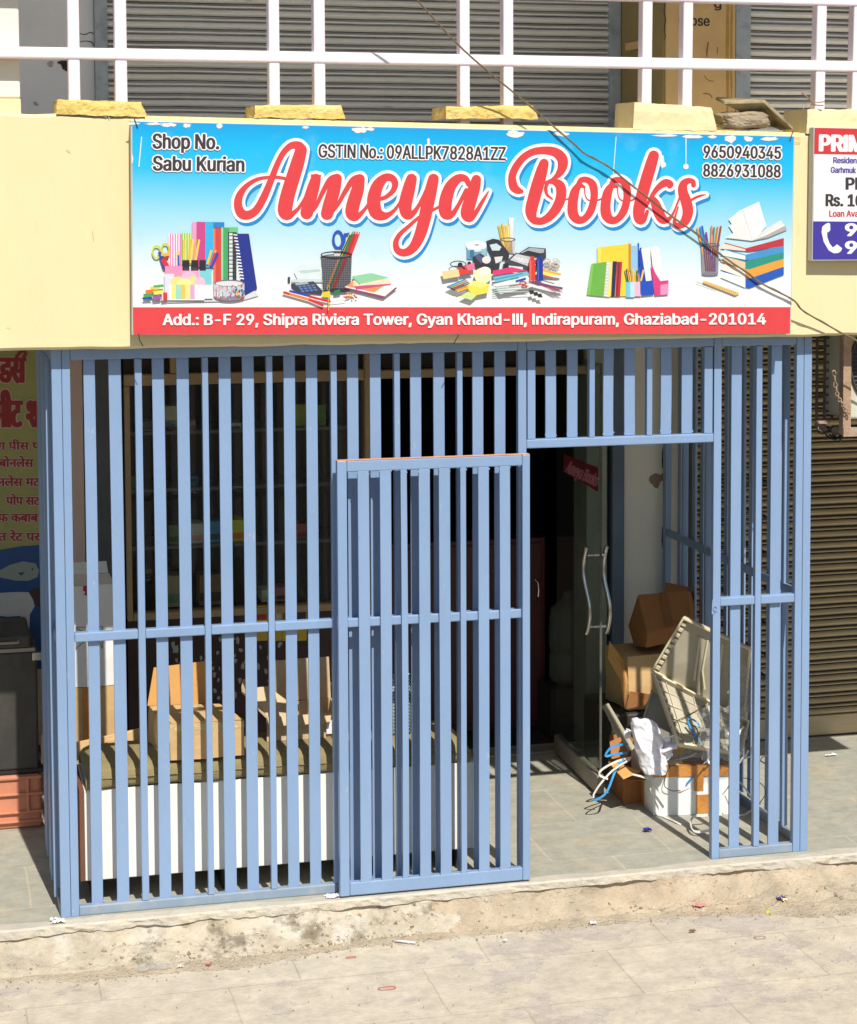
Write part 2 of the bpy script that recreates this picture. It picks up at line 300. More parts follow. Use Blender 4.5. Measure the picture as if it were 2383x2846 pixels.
# 2-D print tools: shapes are drawn in the measured pixel plane of a flat board and laid on the board
def union(polys):
    vs = []; fs = []
    for p in polys:
        a = sum(p[i][0] * p[(i + 1) % len(p)][1] - p[(i + 1) % len(p)][0] * p[i][1] for i in range(len(p)))
        if abs(a) < 1e-9: continue
        if a < 0: p = p[::-1]
        fs.append(list(range(len(vs), len(vs) + len(p)))); vs += [Vector((q[0], q[1])) for q in p]
    r = delaunay_2d_cdt(vs, [], fs, 0, 1e-4)
    V = np.array([(v.x, v.y) for v in r[0]]); T = np.array([f for f in r[2]]); C = V[T].mean(1); ins = np.zeros(len(T), bool)
    order = np.argsort(C[:, 0]); cx = C[order, 0]
    for f in fs:        # a triangle stays when its middle lies inside one of the shapes
        q = np.array([(vs[i].x, vs[i].y) for i in f]); lo, hi = np.searchsorted(cx, [q[:, 0].min(), q[:, 0].max()]); idx = order[lo:hi]
        idx = idx[(C[idx, 1] >= q[:, 1].min()) & (C[idx, 1] <= q[:, 1].max())]
        if not len(idx): continue
        x, y = C[idx, 0][:, None], C[idx, 1][:, None]; a = q; b = np.roll(q, -1, 0)
        with np.errstate(divide='ignore', invalid='ignore'):
            cr = ((a[:, 1] > y) != (b[:, 1] > y)) & (x < (b[:, 0] - a[:, 0]) * (y - a[:, 1]) / (b[:, 1] - a[:, 1]) + a[:, 0])
        ins[idx] |= (cr.sum(1) % 2 == 1)
    return [(v.x, v.y) for v in r[0]], [tuple(t) for t, k in zip(r[2], ins) if k]
def disc(x, y, r, n=12): return [(x + r * math.cos(6.28318 * i / n), y + r * math.sin(6.28318 * i / n)) for i in range(n)]
def ellipse(x, y, a, b, n=20): return [(x + a * math.cos(6.28318 * i / n), y + b * math.sin(6.28318 * i / n)) for i in range(n)]
def stroke(path, extra=0.0, n=6, nd=12, smooth=True):
    """brush stroke: (x, y, width) points"""
    q = spline(path, n) if smooth else path; out = []
    for i, (x, y, w) in enumerate(q):
        r = max(w / 2 + extra, 0.3); out.append(disc(x, y, r, nd))
        if i:
            x0, y0, w0 = q[i - 1]; r0 = max(w0 / 2 + extra, 0.3); d = math.hypot(x - x0, y - y0)
            if d > 1e-6:
                nx, ny = -(y - y0) / d, (x - x0) / d
                out.append([(x0 + nx * r0, y0 + ny * r0), (x + nx * r, y + ny * r), (x - nx * r, y - ny * r), (x0 - nx * r0, y0 - ny * r0)])
    return out
_tc = {}
try: FONT = bpy.data.fonts.load(os.path.join(bpy.utils.system_resource('DATAFILES', path='fonts'), 'Inter.woff2'))   # the sans that ships inside Blender
except Exception: FONT = None
def text_mesh(s):
    if s in _tc: return _tc[s]
    c = bpy.data.curves.new('t', 'FONT'); c.body = s; c.resolution_u = 2
    if FONT and ord(s[0]) < 2000: c.font = FONT; c.body = s.replace('I', '\u0399')
    o = bpy.data.objects.new('t', c); COL.objects.link(o); dg = bpy.context.evaluated_depsgraph_get()
    cu = o.evaluated_get(dg).to_curve(dg); rings = []
    for sp in cu.splines:
        ring = []
        if sp.type == 'BEZIER':
            bp = sp.bezier_points; n = len(bp)
            for k in range(n):
                a, b = bp[k], bp[(k + 1) % n]; p0, p1, p2, p3 = a.co, a.handle_right, b.handle_left, b.co
                chord = (p3 - p0).length; straight = abs((p1 - p0).length + (p2 - p1).length + (p3 - p2).length - chord) < 1e-4
                for t in ((0,) if straight else (0, .34, .67)): ring.append((((1 - t) ** 3 * p0 + 3 * (1 - t) ** 2 * t * p1 + 3 * (1 - t) * t * t * p2 + t ** 3 * p3)[:2]))
        else: ring = [tuple(p.co[:2]) for p in sp.points]
        if len(ring) > 2: rings.append(ring)
    bpy.data.objects.remove(o)
    vs = []; es = []
    for r in rings: k0 = len(vs); vs += [Vector(p) for p in r]; es += [(k0 + k, k0 + (k + 1) % len(r)) for k in range(len(r))]
    R_ = delaunay_2d_cdt(vs, es, [], 0, 1e-6); V = [(v.x, v.y) for v in R_[0]]; VA = np.array(V); T = np.array([list(f) for f in R_[2]]); C = VA[T].mean(1); wind = np.zeros(len(T))
    for r in rings:
        q = np.array(r); a, b = q, np.roll(q, -1, 0); x, y = C[:, 0][:, None], C[:, 1][:, None]
        side = (b[:, 0] - a[:, 0]) * (y - a[:, 1]) - (x - a[:, 0]) * (b[:, 1] - a[:, 1])
        wind += ((a[:, 1] <= y) & (b[:, 1] > y) & (side > 0)).sum(1) - ((a[:, 1] > y) & (b[:, 1] <= y) & (side < 0)).sum(1)
    F = [tuple(t) for t, w in zip(T.tolist(), wind) if w != 0]; cnt = {}
    for f in F:
        for i in range(3):
            e = tuple(sorted((f[i], f[(i + 1) % 3]))); cnt[e] = cnt.get(e, 0) + 1
    used = sorted({i for f in F for i in f}); mp_ = {u: k for k, u in enumerate(used)}
    _tc[s] = ([V[u] for u in used], [tuple(mp_[i] for i in f) for f in F], [(mp_[a], mp_[b]) for (a, b), k in cnt.items() if k == 1]); return _tc[s]
def text_polys(s, bl, br, cap, bold=0.0, grow=0.0, slant=0.0):
    """text with its baseline from bl to br and capitals cap px high (down is +y); bold / grow thicken it in px"""
    V, F, B = text_mesh(s); x0 = min(v[0] for v in V); x1 = max(v[0] for v in V); CAPH = (0.509 if FONT else 0.682) if ord(s[0]) < 2000 else 0.62
    ux, uy = br[0] - bl[0], br[1] - bl[1]; W_ = math.hypot(ux, uy)
    def m(v):
        a = (v[0] - x0) / (x1 - x0); h = v[1] / CAPH * cap
        return (bl[0] + ux * a + uy / W_ * h + slant * h, bl[1] + uy * a - h)
    Q = [m(v) for v in V]; polys = [[Q[i] for i in f] for f in F]
    wx, wy = bold + grow, bold * 0.45 + grow     # strokes grow more sideways than up and down, so dots stay open
    if wx > 0:
        k = wx / wy; oct_ = [(math.cos(.3927 + .7854 * i), math.sin(.3927 + .7854 * i)) for i in range(8)]
        for a, b in B:
            a, b = (Q[a][0], Q[a][1] * k), (Q[b][0], Q[b][1] * k); d = math.hypot(b[0] - a[0], b[1] - a[1])
            if d < 1e-5: continue
            nx, ny = -(b[1] - a[1]) / d * wx, (b[0] - a[0]) / d * wx
            polys += [[(x, y / k) for x, y in ((a[0] + nx, a[1] + ny), (b[0] + nx, b[1] + ny), (b[0] - nx, b[1] - ny), (a[0] - nx, a[1] - ny))], [(a[0] + x * wx, (a[1] + y * wx) / k) for x, y in oct_]]
    return union(polys)
def laid(mb, vf, Y, m=0):
    vs, fs = vf; mb.add([P(x, y, Y) for x, y in vs], fs, m); return mb

# ================================================================== SETTING
# street: one sheet to the horizon
g = MB(); g.box((-3.5, -3.0, -0.30), (8.5, -0.10, -0.16)); g.build('street', M['street'])['kind'] = 'structure'
g = MB(); g.add([(-600, -800, -0.19), (600, -800, -0.19), (600, 600, -0.19), (-600, 600, -0.19)], [(0, 1, 2, 3)]); g.build('ground', mat('dark_unseen_ground', (0.10, 0.09, 0.08), 0.9, 0.2, 2))['kind'] = 'structure'  # unseen ground, made dark so less light bounces onto the shop front
# shop step: stone floor with a worn lip
def lip_y(x): return -0.105 + 0.016 * noise.noise(Vector((x * 1.1, 3.1, 0))) + 0.007 * noise.noise(Vector((x * 9, 1.1, 0))) + 0.004 * noise.noise(Vector((x * 31, 1.1, 0)))
g = MB(); n = 220; xs = [-3 + 11 * i / n for i in range(n + 1)]
g.add([(x, lip_y(x), 0) for x in xs] + [(x, 2.35, 0) for x in xs], [(i, i + 1, n + 2 + i, n + 1 + i) for i in range(n)])
floor_o = g.build('pavement', M['kota']); floor_o['kind'] = 'structure'
g = MB()
def lipfn(u, v):
    x = -3 + 11 * u; e = lip_y(x); c = 0.012 * noise.noise(Vector((x * 7, v * 3, 5))) + 0.006 * noise.noise(Vector((x * 28, v * 3, 5)))
    prof = [(0.05, 0.004), (0.0, 0.004), (-0.007, -0.005), (-0.006, -0.035 + c), (0.03, -0.04 + c)]
    k = min(int(v * 4), 3); t = v * 4 - k; a, b = prof[k], prof[k + 1]
    bump_ = 0.006 * noise.noise(Vector((x * 25, v * 7, 2)))
    wob = 0.035 * (0.5 + noise.noise(Vector((x * 4.2, 7.7, 1)))) if k == 0 and t == 0 else 0
    return Vector((x, e + a[0] + (b[0] - a[0]) * t + bump_ * (v > 0.4) + wob, a[1] + (b[1] - a[1]) * t))
g.grid(lipfn, 700, 8); g.build('kerb', M['lip'])['kind'] = 'structure'
# rough cement face under the lip (left) running into a soil bank (right)
def foot(x):
    return float(np.interp(x, [-3, -.5, .3, .8, 1.3, 2.4, 3.0, 3.5, 8], [-.27, -.27, -.32, -.33, -.245, -.235, -.29, -.40, -.42])) + 0.02 * noise.noise(Vector((x * 1.3, 0, 9))) + 0.018 * noise.noise(Vector((x * 6, 0, 9)))
def bank(u, v):
    x = -3 + 11 * u; soft = max(0, min(1, (x - 1.2) / 1.0)); yt = lip_y(x) + 0.005 + 0.026 * max(-.4, noise.noise(Vector((x * 3.3, 5, 2))) + 0.25 * noise.noise(Vector((x * 13, 5, 2)))); yb = foot(x)
    k = v ** (0.55 - 0.1 * soft); y = yt + (yb - yt) * (v if soft > 0.5 else v ** 1.25)
    z = -0.03 - 0.135 * k
    a = math.sin(math.pi * min(1, v * 1.05)) ** 0.6
    nz = noise.noise(Vector((x * 5, y * 9, 1))) * 0.024 + noise.noise(Vector((x * 13, y * 21, 4))) * 0.016 + noise.noise(Vector((x * 38, y * 50, 4))) * 0.007
    bulge = 0.05 * (1 - soft) * math.sin(v * math.pi) * (0.6 + 0.8 * noise.noise(Vector((x * 2.2, 0, 7))))
    return Vector((x, y - bulge + nz * a * 0.7, z + nz * a))
g = MB(); g.grid(bank, 900, 34)
for i, f in enumerate(g.f):
    x = g.v[f[0]].x + 0.25 * noise.noise(Vector((g.v[f[0]].x * 6, g.v[f[0]].y * 14, 3))); g.m[i] = 1 if x > 1.75 else 0
g.build('step', [M['cement'], M['soil']], smooth=True, fixn=False)['kind'] = 'structure'
# drifted soil along the foot of the step
def drift(u, v):
    x = -0.6 + 6.0 * u; y0 = foot(x) + 0.06; wd = 0.10 + 0.16 * max(0, noise.noise(Vector((x * 1.9, 2, 2))) + 0.35)
    y = y0 - wd * v; return Vector((x, y, -0.158 + 0.010 * (1 - v) + 0.004 * noise.noise(Vector((x * 30, y * 30, 0))) - 0.006 * v))
g = MB(); g.grid(drift, 400, 8); o = g.build('loose_soil', M['soil'], smooth=True, fixn=False); o['kind'] = 'stuff'; tag(o, 'loose brown soil drifted along the foot of the step', 'soil')

# ================================================================== BUILDING
bld = thing('shop_building', 'cream painted shop building with a yellow parapet band above the shop', 'building', (0, 2.2, 0))
FY = -0.085
g = MB(); TOPZ = lambda x: 3.552 - 0.0166 * (x + 0.14)
nx = 260; vs = []; fs = []
for i in range(nx + 1):
    x = -3.5 + 11.5 * i / nx; zt = TOPZ(x) + 0.006 * noise.noise(Vector((x * 8, 0, 0))); zb = 2.536 - 0.0018 * x + 0.006 * noise.noise(Vector((x * 5, 4, 0))) + 0.003 * noise.noise(Vector((x * 23, 4, 0)))
    yw = 0.004 * noise.noise(Vector((x * 3, 8, 0)))
    vs += [(x, 0.16, zt), (x, FY + 0.012, zt), (x, FY + yw, zt - 0.014), (x, FY + yw, zb + 0.012), (x, FY + 0.012, zb), (x, 0.16, zb)]
for i in range(nx):
    for k in range(5): a = i * 6 + k; fs.append((a, a + 6, a + 7, a + 1))
g.add(vs, fs); g.build('parapet_band', M['wall'], bld, fixn=True)
g = MB()   # chipped ledge strip above the sign
def ledge(u, v):
    x = 0.42 + 3.05 * u; return Vector((x, FY - 0.004 - 0.004 * noise.noise(Vector((x * 14, v * 3, 2))) - 0.004 * math.sin(v * 3.14), TOPZ(x) + 0.003 - v * (0.06 + 0.012 * noise.noise(Vector((x * 4, 0, 1))))))
g.grid(ledge, 240, 5); g.build('ledge_strip', M['ledge'], bld, fixn=False)
def blockmesh(pts, y0, y1, seed, amp=0.008):
    """lumpy painted masonry block: px outline on the parapet front, extruded back"""
    q = [P(x, y, y0) for x, y in pts]; x0 = min(p.x for p in q); x1 = max(p.x for p in q)
    mb = MB(); nu = 46; nv = 12
    tl, tr, bl_, br_ = q[1], q[2], q[0], q[3]
    def f(u, v):
        if v < 0.5: t = v / 0.5; lo = bl_.lerp(br_, u); hi = tl.lerp(tr, u); p = lo.lerp(hi, t); p = Vector((p.x, y0 + 0.03 * max(0, t - 0.75), p.z))
        else: t = (v - 0.5) / 0.5; hi = tl.lerp(tr, u); p = Vector((hi.x, y0 + 0.0075 + (y1 - y0) * t, hi.z))
        e = noise.noise_vector(Vector((p.x * 16 + seed, p.y * 16, p.z * 22))) * amp + noise.noise_vector(Vector((p.x * 45 + seed, p.y * 40, p.z * 50))) * amp * 0.5
        return p + Vector(e)
    mb.grid(f, nu, nv)
    for a, b in ((bl_, tl), (br_, tr)):
        mb.grid(lambda u, v, a=a, b=b: Vector((a.lerp(b, v).x, y0 + (y1 - y0) * u, a.lerp(b, v).z)) + Vector(noise.noise_vector(Vector((a.x * 16 + seed, u * 3, v * 2)))) * amp * (0.3 + 0.7 * (0 < u < 1)), 5, 6)
    return mb
for i, (pts, mk) in enumerate([([(157, 318), (161, 276), (395, 284), (409, 326)], 'block'), ([(706, 327), (709, 293), (950, 291), (959, 330)], 'block'),
                              ([(1239, 329), (1242, 296), (1483, 293), (1496, 330)], 'block'), ([(1760, 360), (1765, 283), (1979, 298), (1994, 364)], 'wall'), ([(2241, 372), (2245, 303), (2620, 306), (2650, 376)], 'wall')]):
    blockmesh(pts, FY - 0.008, 0.20, i * 3.3, 0.005 if mk == 'block' else 0.004).build('coping_block', M[mk], bld, smooth=False)
g = MB(); g.box((-3.5, 0.16, 2.60), (8, 2.6, 3.45)); g.build('floor_slab', M['white_wall'], bld)
# upper storey
YU = 1.6
g = MB(); g.box((-3.5, YU, 3.45), (P(262, 150, YU).x, YU + .2, 6.7)); g.build('upper_wall', M['grey_wall'], bld)
xc = P(1722, 150, YU).x; yc = PX(1845, 150, xc).y; xr = P(2045, 150, yc).x
g = MB(); g.box((xc + 0.012, yc, 3.45), (xr, YU + .2, 6.7)); g.build('upper_column', M['ochre'], bld, bevel=0.006)
g = MB(); g.box((xc, yc + 0.012, 3.45), (xc + 0.010, YU, 6.7)); o = g.build('column_side', M['ochre_side'], bld); o['label'] = 'olive brown side of the ochre column'  # side sheet in a darker olive tone than the column front
g = MB(); g.box((xc - 0.002, yc + 0.25, 3.96), (xc - 0.03, yc + 0.55, 4.0)); g.build('column_ledge', M['ochre'], bld, bevel=0.004)
g = MB()
laid(g, text_polys('ose', (1921, 71), (1972, 72), 28, 0.8), yc - 0.002); laid(g, text_polys('g', (1986, 22), (2005, 22), 22, 0.8), yc - 0.002)
laid(g, text_polys('Cl', (1888, 71), (1918, 71), 30, 0.8), yc - 0.002)
g.build('painted_lettering', flat('black_letter_paint', (45, 38, 28)), bld, fixn=False)
g = MB(); g.box((-3.5, -1.85, 6.7), (8, 3.0, 6.95)); g.build('upper_shade_slab', M['white_wall'], bld)  # unseen overhang, added and sized to keep the upper storey in shade
g = MB(); a = P(58, 312, 0.02); b = P(46, 0, 0.02); g.box((a.x - 0.34, 0.02, 3.62), (a.x, 0.30, 6.69)); g.build('upper_pier', mat('pale_pier_paint', (0.78, 0.75, 0.63), .8, .06, 3, (0.7, 0.62, 0.42), .4, 2.5, .15, 40), bld, bevel=0.008); g = MB(); g.box((a.x - 0.34, 0.018, 3.50), (a.x + .002, 0.30, 3.618)); g.build('pier_foot', M['wall'], bld, bevel=0.006)
# lower walls either side of the shop and the shop's shell
xl, xr2 = 0.50, 3.24
YS = 2.2
g = MB(); g.box((-3.5, YS, 0), (P(190, 1400, YS).x, YS + .2, 2.6)); g.build('lower_wall', M['pinkish'], bld)
g = MB(); g.box((P(192, 1400, YS).x, YS - 0.06, 0), (P(234, 1400, YS).x, YS + .2, 2.6)); o = g.build('entrance_pillar', M['pinkish'], bld, bevel=0.01)
g = MB(); g.box((P(238, 1400, YS).x, YS - 0.02, 0), (xl - 0.01, YS + .2, 2.6)); g.build('dark_jamb', M['dark_green'], bld, bevel=0.006)
g = MB(); g.box((P(1724, 1500, YS).x, YS - 0.05, 0), (3.66, YS + .2, 2.6)); g.build('entrance_pillar', M['white_wall'], bld, bevel=0.012)
g = MB(); g.box((P(1690, 1500, YS).x, YS - 0.09, 0), (P(1723, 1500, YS).x, YS + .2, 2.6)); g.build('door_jamb', mat('navy_jamb_paint', (0.13, 0.175, 0.25), 0.5, 0.1, 5), bld, bevel=0.006)
g = MB(); g.box((P(1622, 1500, YS).x, YS - 0.06, 0), (P(1680, 1500, YS).x, YS + .2, 2.6)); g.build('inner_jamb', mat('pale_green_aluminium', (0.36, 0.385, 0.315), 0.45, 0.2, 6), bld, bevel=0.006)
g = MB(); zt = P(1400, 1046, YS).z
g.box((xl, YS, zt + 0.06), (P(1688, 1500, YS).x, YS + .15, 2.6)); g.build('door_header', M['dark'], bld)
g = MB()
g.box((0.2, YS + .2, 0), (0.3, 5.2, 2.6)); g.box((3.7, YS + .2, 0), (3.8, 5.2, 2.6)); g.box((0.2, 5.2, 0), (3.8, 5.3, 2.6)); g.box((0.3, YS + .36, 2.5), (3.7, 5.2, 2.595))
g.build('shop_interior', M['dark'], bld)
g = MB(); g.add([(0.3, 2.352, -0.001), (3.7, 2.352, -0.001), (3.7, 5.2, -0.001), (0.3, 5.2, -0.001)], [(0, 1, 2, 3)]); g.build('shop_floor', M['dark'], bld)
g = MB(); g.box((1.84, YS - 0.09, 0), (3.06, YS + 0.04, 0.018)); g.build('door_threshold', M['door_rail'], bld, bevel=0.004)
g = MB(); g.box((3.67, YS + .02, 0), (8, YS + .2, 2.6)); g.build('lower_wall', M['white_wall'], bld)

# roller shutters: ribbed sheets
def shutter(name, label, x0, x1, z0, z1, Y, pitch, m, frame, flen, group=None, groove=None):
    t = thing(name, label, 'shutter', ((x0 + x1) / 2, Y, z0), group)
    prof = []; z = z0; 
    shape = [(0.0, -0.03), (0.02, -0.008), (0.04, 0.010), (0.16, 0.020), (0.30, 0.022), (0.44, 0.016), (0.54, 0.004), (0.58, 0.0), (0.62, 0.005), (0.68, 0.012), (0.78, 0.013), (0.84, 0.005), (0.90, 0.0), (0.98, 0.0)]
    while z < z1:
        prof += [(z + a * pitch, b * 2.5 * pitch / 0.1) for a, b in shape]; z += pitch
    mb = MB(); nxs = 14
    mb.add([(x0 + (x1 - x0) * i / nxs, Y - d + 0.0015 * noise.noise(Vector((i * .9, zz * 7, 3))), zz + 0.003 * noise.noise(Vector((i * 0.7, zz * 1.5, 1)))) for zz, d in prof for i in range(nxs + 1)],
           [(j * (nxs + 1) + i, j * (nxs + 1) + i + 1, (j + 1) * (nxs + 1) + i + 1, (j + 1) * (nxs + 1) + i) for j in range(len(prof) - 1) for i in range(nxs)])
    low = [d < 0.013 * 2.5 * pitch / 0.1 for zz, d in prof]      # recessed faces get a darker colour: groove shade painted in
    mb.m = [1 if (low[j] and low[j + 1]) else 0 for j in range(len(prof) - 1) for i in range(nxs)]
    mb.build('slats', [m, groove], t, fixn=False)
    for a, b in flen:
        MB().box((a, Y - 0.06, z0), (b, Y + 0.03, z1)).build('guide_rail', frame, t, bevel=0.005)
    return t
z_up = 3.45
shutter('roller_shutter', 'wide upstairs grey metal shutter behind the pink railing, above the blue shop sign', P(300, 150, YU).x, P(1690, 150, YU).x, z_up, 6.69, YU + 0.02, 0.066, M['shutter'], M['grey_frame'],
        [(P(262, 150, YU).x + 0.002, P(299, 150, YU).x), (P(1691, 150, YU).x, P(1721, 150, YU).x)], 'closed roller shutters', mat('grey_groove_shade', (0.58, 0.56, 0.52), .7, .25, 7, (0.22, 0.2, 0.18), .6, 5, stretch=(.35, 1, 5)))
Y2 = yc + 0.05
shutter('roller_shutter', 'upstairs metal shutter with dirt spots, right of the ochre column', P(2081, 150, Y2).x, 6.4, z_up, 6.69, Y2 + 0.02, 0.066, M['shutter'], M['grey_frame'], [(xr + 0.004, P(2080, 150, Y2).x)], 'closed roller shutters', MATS['grey_groove_shade'])
sh = shutter('roller_shutter', 'brown rust-stained ground floor shutter to the right of the blue grille', 3.72, 6.4, 0.13, 2.6, 2.08, 0.066, M['shutter_old'], M['charcoal'], [(3.67, 3.715)], 'closed roller shutters', mat('brown_groove_shade', (0.085, 0.062, 0.04), .8, .3, 7, stretch=(.35, 1, 5)))
MB().box((3.72, 2.045, 0.012), (6.4, 2.09, 0.128)).build('bottom_bar', M['shutter_old'], sh, bevel=0.006)

# pink railing
rl = thing('balcony_railing', 'pale pink concrete railing of square bars along the upper floor', 'railing', (1.8, -0.03, 3.5))
def rail(z0, z1, y0=-0.062, y1=0.02): MB().box((-3.4, y0, z0), (7.5, y1, z1)).build('rail', M['pink'], rl, bevel=0.007)
zr = P(1100, 163, -0.06).z
rail(zr - 0.0245, zr + 0.0245); zb2 = P(2000, 7, -0.06).z; rail(zb2, zb2 + 0.049); rail(4.55, 4.64)
lean = {191: 0.0, 321: 0, 749: 0, 874: 0, 1279: 0, 1400: 0, 1784: 0.010, 1897: 0.010, 2266: 0.016, 2368: 0.016}
for a, b in ((191, 224), (321, 355), (749, 779), (874, 905.5), (1279, 1307), (1400, 1428), (1784, 1811.5), (1897, 1924), (2266, 2293), (2368, 2396), (2770, 2797), (-300, -268), (-130, -98)):
    x0 = P(a, 250, -0.055).x; x1 = P(b, 250, -0.055).x; k = lean.get(a, 0)
    g = MB(); zt = 4.548; zb = 3.46
    g.obox((x0 - k * .1, -0.056, zb), (x1 - x0, 0, 0), (0, 0.07, 0), (k * (zt - zb), 0, zt - zb)); g.build('railing_post', M['pink'], rl, bevel=0.006)
g = MB()   # twine knot
tw = thing('twine', 'brown string knotted round the foot of a pink railing post', 'string', P(2262, 285, -0.07))
for pts in ([(2253, 290), (2262, 283), (2275, 285), (2292, 282)], [(2255, 284), (2243, 268), (2231, 257)], [(2256, 283), (2246, 270), (2227, 259)], [(2258, 287), (2240, 292), (2232, 302)], [(2256, 288), (2266, 292), (2290, 293)]):
    g.tube([P(x, y, -0.068 - 0.006 * i) for i, (x, y, ) in enumerate(spline([tuple(q) for q in pts], 3))], 0.0028, 5)
g.build('strand', M['twine'], tw)

# rock and broken tile on the ledge
g = MB(); bm_ = bmesh.new(); bmesh.ops.create_icosphere(bm_, subdivisions=4, radius=1.0)
c0 = P(2066, 335, -0.02); vs = []
for v in bm_.verts:
    p = v.co.copy(); p = Vector((max(-.85, min(.85, p.x)), max(-.8, min(.8, p.y)), max(-.75, min(.75, p.z))))
    p = p * (1 + 0.22 * noise.noise(p * 1.6 + Vector((3, 1, 0))) + 0.08 * noise.noise(p * 6)); vs.append(c0 + Vector((p.x * 0.145, p.y * 0.085, p.z * 0.052)))
g.add(vs, [[v.index for v in f.verts] for f in bm_.faces]); bm_.free()
tag(g.build('rock', M['rock'], base=(c0.x, c0.y, c0.z - 0.045)), 'rough grey brown rock lying on the parapet ledge under the leaning tile', 'rock')
A, B_, C_ = P(2013, 290, -0.05), P(2124, 285, -0.085), P(2204, 360, -0.075); D_ = A + (C_ - B_) + Vector((0, 0.05, 0))
g = MB(); nrm = (B_ - A).cross(C_ - B_).normalized() * 0.016
A2, B2, C2, D2 = (q + Vector((0.0, 0.10, 0.06)) for q in (A, B_, C_, D_))
g.prism([A, B_, C_, C_ + Vector((0.02, 0.2, 0.0)), A + Vector((0.03, 0.2, 0.03))], Vector((0.004, 0.0, 0.014)))
tag(g.build('stone_tile', M['tile'], base=c0, bevel=0.002), 'broken dark stone tile leaning over the rock on the parapet', 'tile')

# ================================================================== SHOP SIGN
SY = -0.147
sg = thing('shop_sign', 'large blue and white bookshop sign with red script title and stationery pictures', 'sign', P(1285, 930, SY))
cor = [(364, 334.5), (2211, 377), (2199, 928), (368, 932)]
g = MB(); q = [P(x, y, SY) for x, y in cor]; g.prism(q, (0, 0.058, 0)); g.build('sign_box', M['sign_side'], sg, bevel=0.003)
# printed sheet with the printed sky-blue to white blend
sm = bpy.data.materials.new('printed_blue_blend'); sm.use_nodes = True; N = sm.node_tree.nodes; L = sm.node_tree.links; b = N['Principled BSDF']; b.inputs['Roughness'].default_value = 0.42
ge = N.new('ShaderNodeNewGeometry'); sp = N.new('ShaderNodeSeparateXYZ'); L.new(ge.outputs['Position'], sp.inputs[0])
ad = N.new('ShaderNodeMath'); ad.operation = 'MULTIPLY_ADD'; L.new(sp.outputs[0], ad.inputs[0]); ad.inputs[1].default_value = 0.0148; L.new(sp.outputs[2], ad.inputs[2])
zt_ = q[0].z + q[0].x * 0.0148; zb_ = q[3].z + q[3].x * 0.0148
mr = N.new('ShaderNodeMapRange'); mr.inputs[1].default_value = zt_; mr.inputs[2].default_value = zb_; L.new(ad.outputs[0], mr.inputs[0])
cr = N.new('ShaderNodeValToRGB'); L.new(mr.outputs[0], cr.inputs[0]); e = cr.color_ramp.elements
K = 0.84
def ink(rgb): return tuple(v * K for v in lin(rgb)[:3]) + (1,)
e[0].position = 0.0; e[0].color = ink((0, 160, 226)); e[1].position = 1.0; e[1].color = ink((250, 247, 243))
for p, c in ((0.10, (0, 184, 240)), (0.22, (40, 192, 240)), (0.36, (130, 212, 238)), (0.52, (190, 228, 240)), (0.68, (226, 238, 242)), (0.84, (246, 244, 241))):
    x = e.new(p); x.color = ink(c)
nz = N.new('ShaderNodeTexNoise'); nz.inputs['Scale'].default_value = 6; nz.inputs['Detail'].default_value = 8; L.new(ge.outputs['Position'], nz.inputs['Vector'])
nm = N.new('ShaderNodeMapRange'); nm.inputs[1].default_value = 0.58; nm.inputs[2].default_value = 0.75; nm.inputs[4].default_value = 0.3; L.new(nz.outputs[0], nm.inputs[0])
mx = N.new('ShaderNodeMix'); mx.data_type = 'RGBA'; L.new(nm.outputs[0], mx.inputs[0]); L.new(cr.outputs[0], mx.inputs[6]); mx.inputs[7].default_value = ink((150, 215, 240)); L.new(mx.outputs[2], b.inputs['Base Color'])
LY = [SY - 0.0012]
def layer(): LY[0] -= 0.0006; return LY[0]
g = MB(); laid(g, ([(368, 338), (2207, 380), (2196, 925), (371, 929)], [(0, 1, 2, 3)]), LY[0]); g.build('printed_sheet', sm, sg, fixn=False)
g = MB(); y = layer(); laid(g, ([(370, 854), (2197.5, 853.5), (2196, 926), (371, 930)], [(0, 1, 2, 3)]), y); g.build('address_band', flat('sign_red_ink', (228, 66, 70)), sg, fixn=False)
# white chips along the top edge
g = MB(); y = layer()
chips = []
for x in (372, 430, 470, 520, 610, 850, 1000, 1030, 1432, 1560, 1850, 1925, 1980, 2030, 2080, 2140):
    w = random.uniform(8, 34); h = random.uniform(5, 17); yt = 340 + (x - 368) * 0.0230
    chips.append([(x + w * math.cos(a) * (1 + .8 * noise.noise(Vector((x, a * 2.3, 0)))), yt + h * 0.5 + h * 0.6 * math.sin(a) * (1 + 1.1 * noise.noise(Vector((x, a * 2.7, 2))))) for a in [i * 6.283 / 14 for i in range(14)]])
chips += [disc(1844, 458, 8, 9), [(1836, 440), (1844, 430), (1848, 455), (1840, 470)], disc(1907, 463, 8, 8), [(1905.5, 385), (1908.5, 385), (1908, 460), (1906, 460)], [(1188, 388), (1194, 384), (1196, 440), (1189, 436)], [(1186, 390), (1191, 383), (1197, 392)],
          [(393, 380), (395.5, 380), (388, 464), (385, 464)], [(366, 420), (371, 440), (369, 455), (366, 455)], [(1712, 380), (1714, 380), (1705, 500), (1703, 500)]]
for k, c in enumerate(chips): laid(MB(), union([c]), y - .00004 * k).build('worn_chip', flat('worn_white', (240, 238, 236)), sg, fixn=False)

